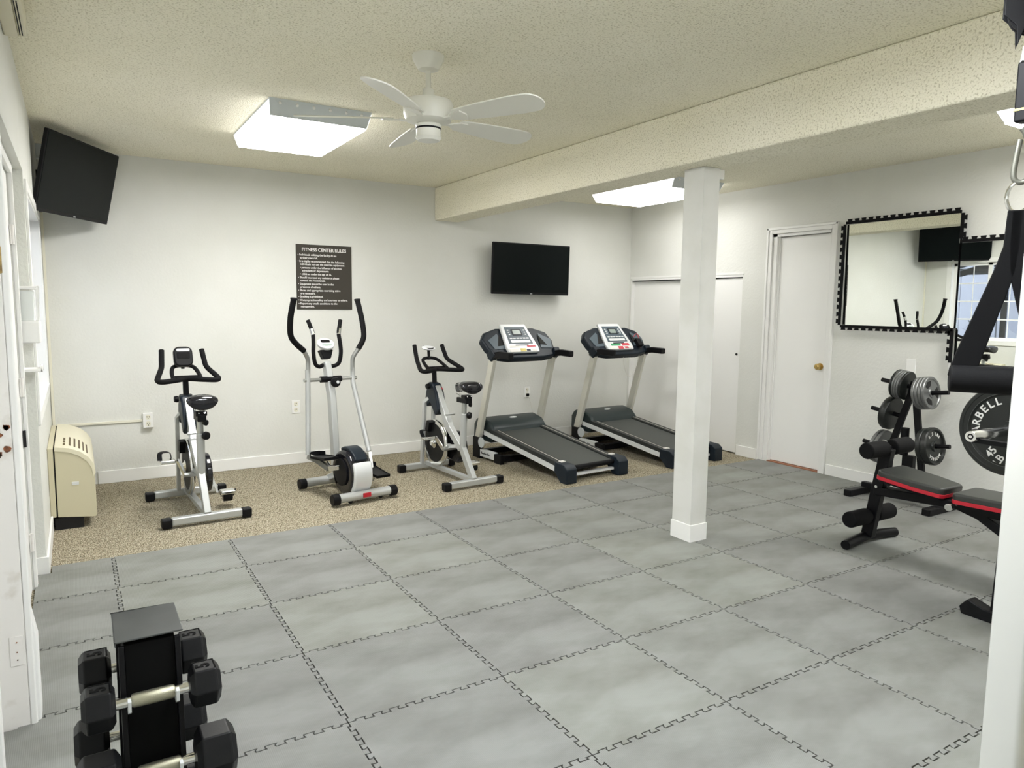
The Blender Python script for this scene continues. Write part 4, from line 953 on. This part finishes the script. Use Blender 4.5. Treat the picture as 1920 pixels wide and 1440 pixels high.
def plate(label, s, o_, d0, R, th, m_, holes=False, txt=False, grp='weight plates on the tree'):
    ax = tilt(s); o0 = V((TX, TY, 0)) + o_ + ax * d0
    p = thing('weight_plate', label, 'weight plate', tuple(o0), 0, grp)
    MB().lathe([(.018, 0), (R * .96, 0), (R, th * .2), (R, th * .8), (R * .96, th), (R * .86, th), (R * .82, th * .72), (.30 * R, th * .72), (.26 * R, th), (.018, th), (.018, 0)], (0, 0, 0), ax, 40).build('disc', m_, p, sharp=30)
    a, b = MB().frame(ax)
    if holes:
        for k in range(3):
            an = 2 * PI * k / 3 + .5; pts = []
            for q, rr_ in ((-.45, .46), (-.5, .74), (0, .78), (.5, .74), (.45, .46), (0, .42)):
                pts.append((R * rr_ * math.cos(an + q), R * rr_ * math.sin(an + q)))
            MB().prism(pts, th * .74, th * .80, FR((0, 0, 0), a, b) if a.cross(b).dot(ax) > 0 else FR((0, 0, 0), b, a)).build('grip_hole', 'dark', p)
    if txt:
        TT = FR((0, 0, 0), a, b) if a.cross(b).dot(ax) > 0 else FR((0, 0, 0), b, a)
        for word, a0 in (('BARBELL', 2.3), ('2.5 LBS', -.9)):
            for i, ch in enumerate(word):
                if ch == ' ': continue
                an = a0 - i * .25 + PI / 2
                text('lettering', ch, .030, TT @ Matrix.Rotation(an - PI / 2, 4, 'Z') @ Matrix.Translation((0, R * .66, th * .74 + .0006)), parent=p, bold=.0008)
    return p
pn = ['innermost', 'second from the inside', 'third from the inside', 'fourth from the inside', 'outermost']
for k in range(4): plate('grey plate on the upper near peg of the weight tree, ' + (pn[k] if k < 3 else pn[4]), -1, pegs[0][1], .030 + k * .0235, .117, .022, 'plate', holes=(k == 3))
for k in range(5): plate('grey plate on the upper far peg of the weight tree, ' + pn[k], 1, pegs[1][1], .032 + k * .018, .106, .0165, 'plate' if k not in (0, 4) else 'plate_edge')
plate('large dark weight plate on the middle far peg of the weight tree', 1, pegs[2][1], .06, .125, .05, 'plate_edge')
plate('thick black lettered weight plate on the lower near peg, outer one', -1, pegs[3][1], .085, .135, .045, 'plate_edge', txt=True)
plate('thin dark weight plate on the lower near peg, behind the lettered one', -1, pegs[3][1], .045, .128, .036, 'plate_edge')
plate('light grey weight plate on the lower far peg, inner one', 1, pegs[4][1], .05, .128, .024, 'plate')
plate('light grey weight plate on the lower far peg, outer one', 1, pegs[4][1], .078, .128, .024, 'plate')

# ================================================================== BENCH
BX = 3.35
t = thing('weight_bench', 'black and red weight bench with foam leg rollers', 'bench', (BX, -.32, 0))
MB().tube([(-.255, -.02, .028), (-.12, .0, .034), (0, .012, .036), (.12, .0, .034), (.255, -.02, .028)], .028, n=16).build('front_foot', 'blackmetal', t)
MB().tube([(0, .0, .04), (0, -.04, .30), (0, -.09, .60)], .02, sq=(.05, .07), hint=(0, 1, 0)).build('front_post', 'blackmetal', t, bev=.006)
MB().tube([(-.20, -.005, .17), (.20, -.005, .17)], .012, n=12).build('roller_bar', 'blackmetal', t)
MB().tube([(-.20, -.085, .60), (.20, -.085, .60)], .012, n=12).build('roller_bar', 'blackmetal', t)
for y, z in ((-.005, .17), (-.085, .60)):
    for a, b in ((-.215, -.035), (.035, .215)): MB().tube([(a, y, z), (b, y, z)], .048, n=22).build('foam_roller', 'foam', t, bev=.01)
for z in (.13, .36, .43): MB().cyl((-.026, -.04 - (z - .3) * .16, z), (-.034, -.04 - (z - .3) * .16, z), .009, n=10).build('bolt', 'chrome', t)
MB().lathe([(0, 0), (.012, 0), (.014, .02), (0, .024)], (0, -.06, .62), (0, -.3, 1), 14).build('pull_knob', 'steel', t)
def pad(y0, y1, z0, z1, w0, w1, name):
    m = MB(); T = FR((0, y0, z0), (0, y1 - y0, z1 - z0), (1, 0, 0))   # local x along, y across -> z down/up
    L = V((0, y1 - y0, z1 - z0)).length; poly = [(0, -w0 + .02), (.02, -w0), (L * .6, -w0), (L - .015, -w1), (L, -w1 + .02), (L, w1 - .02), (L - .015, w1), (L * .6, w0), (.02, w0), (0, w0 - .02)]
    sgn = 1 if (T.to_3x3() @ V((0, 0, 1))).z > 0 else -1
    MB().prism(poly, 0, sgn * .045, T).build(name, 'vinyl', t, bev=.014, seg=3)
    p2 = [(x, y * 1.02) for x, y in poly]
    MB().prism(p2, sgn * -.012, sgn * .010, T).build(name.replace('pad', 'trim'), 'red', t, bev=.003)
    MB().prism([(x * .96 + L * .02, y * .9) for x, y in poly], sgn * -.026, sgn * -.012, T).build(name.replace('pad', 'board'), 'black', t)
pad(-.10, -.47, .445, .405, .135, .11, 'seat_pad')
pad(-.52, -1.18, .40, .42, .13, .15, 'back_pad')
MB().tube([(0, -.03, .33), (0, -.50, .36), (0, -.62, .33), (0, -1.15, .04)], .02, sq=(.05, .06), hint=(1, 0, 0)).build('main_beam', 'blackmetal', t, bev=.006)
MB().tube([(-.22, -1.15, .03), (.22, -1.15, .03)], .028, n=14).build('rear_foot', 'blackmetal', t)
MB().tube([(-.09, -.50, .355), (.09, -.50, .355)], .008, n=10).lathe([(0, 0), (.02, .0), (.02, .012), (0, .014)], (-.09, -.50, .355), (-1, 0, 0), 12).build('adjuster_pin', 'chrome', t)
MB().tube([(-.05, -.45, .37), (-.05, -.9, .345)], .01, sq=(.03, .03)).build('back_support', 'blackmetal', t)

# ================================================================== BARBELL, ITS STAND AND PLATE
t = thing('barbell_stand', 'black barbell stand with rubber-capped foot at the right edge', 'rack', (3.35, -1.30, 0))
for k in (-1, 1):
    MB().tube([(k * .56, .0, .04), (k * .52, -.015, .95)], .02, sq=(.055, .055)).build('upright', 'blackmetal', t, bev=.005)
    MB().prism([(-.02, .0), (.145, 0), (.155, .035), (.12, .078), (.05, .055), (-.02, .055)], -.035, .035, FR((k * .56, .0, 0), (0, 1, 0), (0, 0, 1))).build('rubber_foot', 'rubber', t, bev=.006)
    MB().tube([(k * .56, -.5, .035), (k * .56, .02, .035)], .02, sq=(.055, .05)).build('base_rail', 'blackmetal', t, bev=.004)
    MB().prism([(.0, 0), (.19, 0), (.20, .06), (.18, .06), (.175, .02), (.0, .02)], -.02, .02, FR((k * .50, .0, .80), (0, 1, 0), (0, 0, 1))).build('bar_catch', 'blackmetal', t)
MB().tube([(-.56, -.45, .10), (.56, -.45, .10)], .02, sq=(.05, .05)).build('cross_bar', 'blackmetal', t)
BY, BZ = -1.122, .833
t = thing('barbell', 'steel barbell resting on the stand above the bench, chrome sleeve end toward the camera', 'barbell', (2.785, BY, BZ))
MB().lathe([(0, 0), (.0095, 0), (.0095, .0)], (0, 0, 0), (1, 0, 0), 20)
s = MB().lathe([(.0135, 0), (.0245, .0), (.0255, .003), (.0255, .40), (.034, .402), (.034, .42), (.0145, .42)], (0, 0, 0), (1, 0, 0), 28).build('sleeve', 'chrome', t)
MB().lathe([(0, .004), (.0145, .004), (.0145, -.0)], (0, 0, 0), (1, 0, 0), 20).build('end_recess', 'black', s)
MB().lathe([(0, -.001), (.007, -.001), (.007, .003)], (0, 0, 0), (1, 0, 0), 16).build('end_bolt', 'chrome', s)
MB().cyl((.41, 0, 0), (.98, 0, 0), .0145).build('bar', 'steel', t)
MB().lathe([(.0145, .98), (.034, .98), (.034, 1.0), (.0255, 1.002), (.0255, 1.13), (0, 1.13)], (0, 0, 0), (1, 0, 0), 28).build('sleeve', 'chrome', t)
def big_plate(label, x, face):
    R, th = .225, .042
    p = thing('weight_plate', label, 'weight plate', (x, BY, BZ), 0, 'plates on the barbell')
    MB().lathe([(.026, 0), (.045, 0), (.045, .012), (R * .76, .012), (R * .80, .004), (R * .90, .003), (R * .915, .0), (R * .98, .0), (R, .006), (R, th - .006), (R * .98, th), (.026, th), (.026, 0)], (0, 0, 0), (1, 0, 0), 72).build('disc', 'plate_edge', p, sharp=25)
    MB().lathe([(R * .80, .0035), (R * .803, .0028), (R * .808, .0035)], (0, 0, 0), (1, 0, 0), 72).build('inner_rim', 'plate', p)
    if face:
        # local frame on the -x face: right = -y seen from the left side
        T0 = FR((.0115, 0, 0), (0, -1, 0), (0, 0, 1))
        for word, a0, st_ in (('BARBELL', math.radians(202), .262), ('BARBELL', math.radians(22), .262)):
            for i, ch in enumerate(word):
                an = a0 - i * st_
                text('lettering', ch, .052, T0 @ Matrix.Rotation(an - PI / 2, 4, 'Z') @ Matrix.Translation((0, R * .645, .0006)), parent=p, bold=.0012, sx=1.0)
        text('lettering', '45', .052, T0 @ Matrix.Translation((R * .61 * math.cos(math.radians(241)), R * .61 * math.sin(math.radians(241)), .0006)) @ Matrix.Rotation(math.radians(59), 4, 'Z'), parent=p, bold=.0012)
        text('lettering', 'LB', .050, T0 @ Matrix.Translation((R * .70 * math.cos(math.radians(259)), R * .70 * math.sin(math.radians(259)), .0006)) @ Matrix.Rotation(math.radians(62), 4, 'Z'), parent=p, bold=.0012)
        MB().prism([(.03, .07), (.055, .05), (.10, .11), (.075, .145)], .0, .001, T0).build('grip_hole', 'dark', p)
    return p
big_plate('large black 45 pound barbell plate with white lettering at the right edge', 2.785 + .345, True)

# ================================================================== CABLE MACHINE (white upright) AND ITS HANGING HANDLE
t = thing('cable_machine', 'white upright of a cable machine at the right edge of the photo', 'gym machine', (.971, -2.126, 0))
Tt = Matrix.Rotation(math.radians(-24), 4, 'Z')
M['upright'] = mat('pearl_upright', (.74, .75, .72), .22, .25)
o = MB(); o.prism(rrect(.10, .10, .012), 0.012, 2.35, Tt); o.build('upright', 'upright', t)
MB().prism(rrect(.13, .60, .01), 0.0, .03, Tt @ Matrix.Translation((0, -.1, 0))).build('base', 'blackmetal', t)
hangx, hangy = 1.517, -1.795
rel = V((hangx - .971, hangy + 2.126, 0))
MB().tube([(0, 0, 2.28), (rel.x, rel.y, 2.28)], .03, sq=(.06, .07)).build('top_arm', 'blackmetal', t, bev=.006)
pb = MB(); dirp = rel.normalized(); perp = V((-dirp.y, dirp.x, 0))
MB().lathe([(0, -.012), (.060, -.012), (.060, -.006), (.052, 0), (.060, .006), (.060, .012), (0, .012)], (rel.x, rel.y, 2.215), dirp, 28).build('pulley', 'black', t)
for k in (-1, 1):
    MB().prism([(-.07, .0), (.07, 0), (.07, -.06), (.04, -.09), (.035, -.145), (.018, -.09), (-.06, -.10), (-.07, -.05)], -.0025, .0025, FR((rel.x + dirp.x * k * .016, rel.y + dirp.y * k * .016, 2.27), perp, (0, 0, 1))).build('pulley_bracket', 'blackmetal', t, bev=.002)
MB().box((rel.x - .00, rel.y, 2.125), (.05, .02, .05), (0, .6, .5)).build('bracket_edge', 'silver_light', t, bev=.004)
MB().cyl((rel.x, rel.y, 2.16), (rel.x, rel.y, 2.04), .004).build('cable', 'black', t)
MB().bb((rel.x - .022, rel.y - .022, 1.925), (rel.x + .022, rel.y + .022, 2.085)).build('cable_stop', 'black', t, bev=.006)
MB().prism([(-.022, 0), (.022, 0), (.022, .035), (-.022, .0)], -.022, .022, FR((rel.x, rel.y, 2.085), -dirp, (0, 0, 1))).build('stop_cap', 'silver_light', t)
MB().bb((rel.x - .023, rel.y - .023, 1.955), (rel.x + .023, rel.y + .023, 1.961)).build('orange_band', 'sticker_y', t)
# hook and carabiner
P0 = V((hangx, hangy, 0))
t = thing('snap_hook', 'grey steel spring hook hanging from the cable machine', 'hook', (hangx, hangy, 1.81))
a = perp
def hp(u, z): return tuple(a * u + V((0, 0, z)))
MB().tube(smooth_path([hp(.006, .10), hp(-.004, .085), hp(-.016, .04), hp(-.022, -.0), hp(-.018, -.035), hp(0, -.045), hp(.016, -.03), hp(.014, .02), hp(.008, .07)], 4), .0075, n=10).build('spring_link', 'hook', t)
pts = [hp(.028 * math.cos(q) , -.085 + .042 * math.sin(q)) for q in [k * PI / 12 for k in range(24)]]
MB().tube(pts, .0055, n=8, closed=True).build('ring', 'chrome', t)
t = thing('padded_strap_handle', 'black strap handle with thick foam roll hanging at the right edge', 'strap handle', (hangx, hangy, 1.215))
top = .475
def hq(u, z, w=0): return tuple(a * u + dirp * w + V((0, 0, z)))
L1 = .112
for s in (-1, 1):
    # flat nylon strap from the ring to the roll's end
    ctr = [hq(s * .004, top), hq(s * .006, top - .10), hq(s * .016, top - .16), hq(s * L1 * .80, .06), hq(s * L1 * .93, .0)]
    MB().tube(ctr, .02, rr=[.55, .6, .75, 1, 1], sq=(.066, .014), hint=tuple(dirp)).build('strap', 'nylon', t, bev=.003)
MB().tube([hq(-L1 - .02, 0), hq(L1 + .02, 0)], .040, n=28).build('foam_roll', 'foam', t, bev=.008)

# ================================================================== CAMERA, WORLD, VIEW
cam = bpy.data.cameras.new('camera'); co = bpy.data.objects.new('camera', cam); COL.objects.link(co)
f_px, pitch, yaw, roll = 1334.391, -.109, -.55, .011
fw = V((-math.sin(yaw) * math.cos(pitch), math.cos(yaw) * math.cos(pitch), math.sin(pitch)))
r0 = V((math.cos(yaw), math.sin(yaw), 0)); u0 = r0.cross(fw)
r = r0 * math.cos(roll) + u0 * math.sin(roll); u = -r0 * math.sin(roll) + u0 * math.cos(roll)
co.matrix_world = Matrix(((r.x, u.x, -fw.x, -.72588), (r.y, u.y, -fw.y, -2.783), (r.z, u.z, -fw.z, 1.41036), (0, 0, 0, 1)))
cam.sensor_fit = 'HORIZONTAL'; cam.sensor_width = 36; cam.lens = f_px / 1920 * 36; cam.clip_start = .02
SC.camera = co
w = bpy.data.worlds.new('world'); SC.world = w; w.use_nodes = True
bg = w.node_tree.nodes['Background']; bg.inputs[0].default_value = (.74, .79, .95, 1); bg.inputs[1].default_value = 1.3
SC.view_settings.view_transform = 'Standard'; SC.view_settings.look = 'None'; SC.view_settings.gamma = 1; SC.view_settings.use_curve_mapping = False
SC.view_settings.exposure = 1.50
SC.cycles.use_denoising = True
SC.cycles.max_bounces = 8; SC.cycles.diffuse_bounces = 5
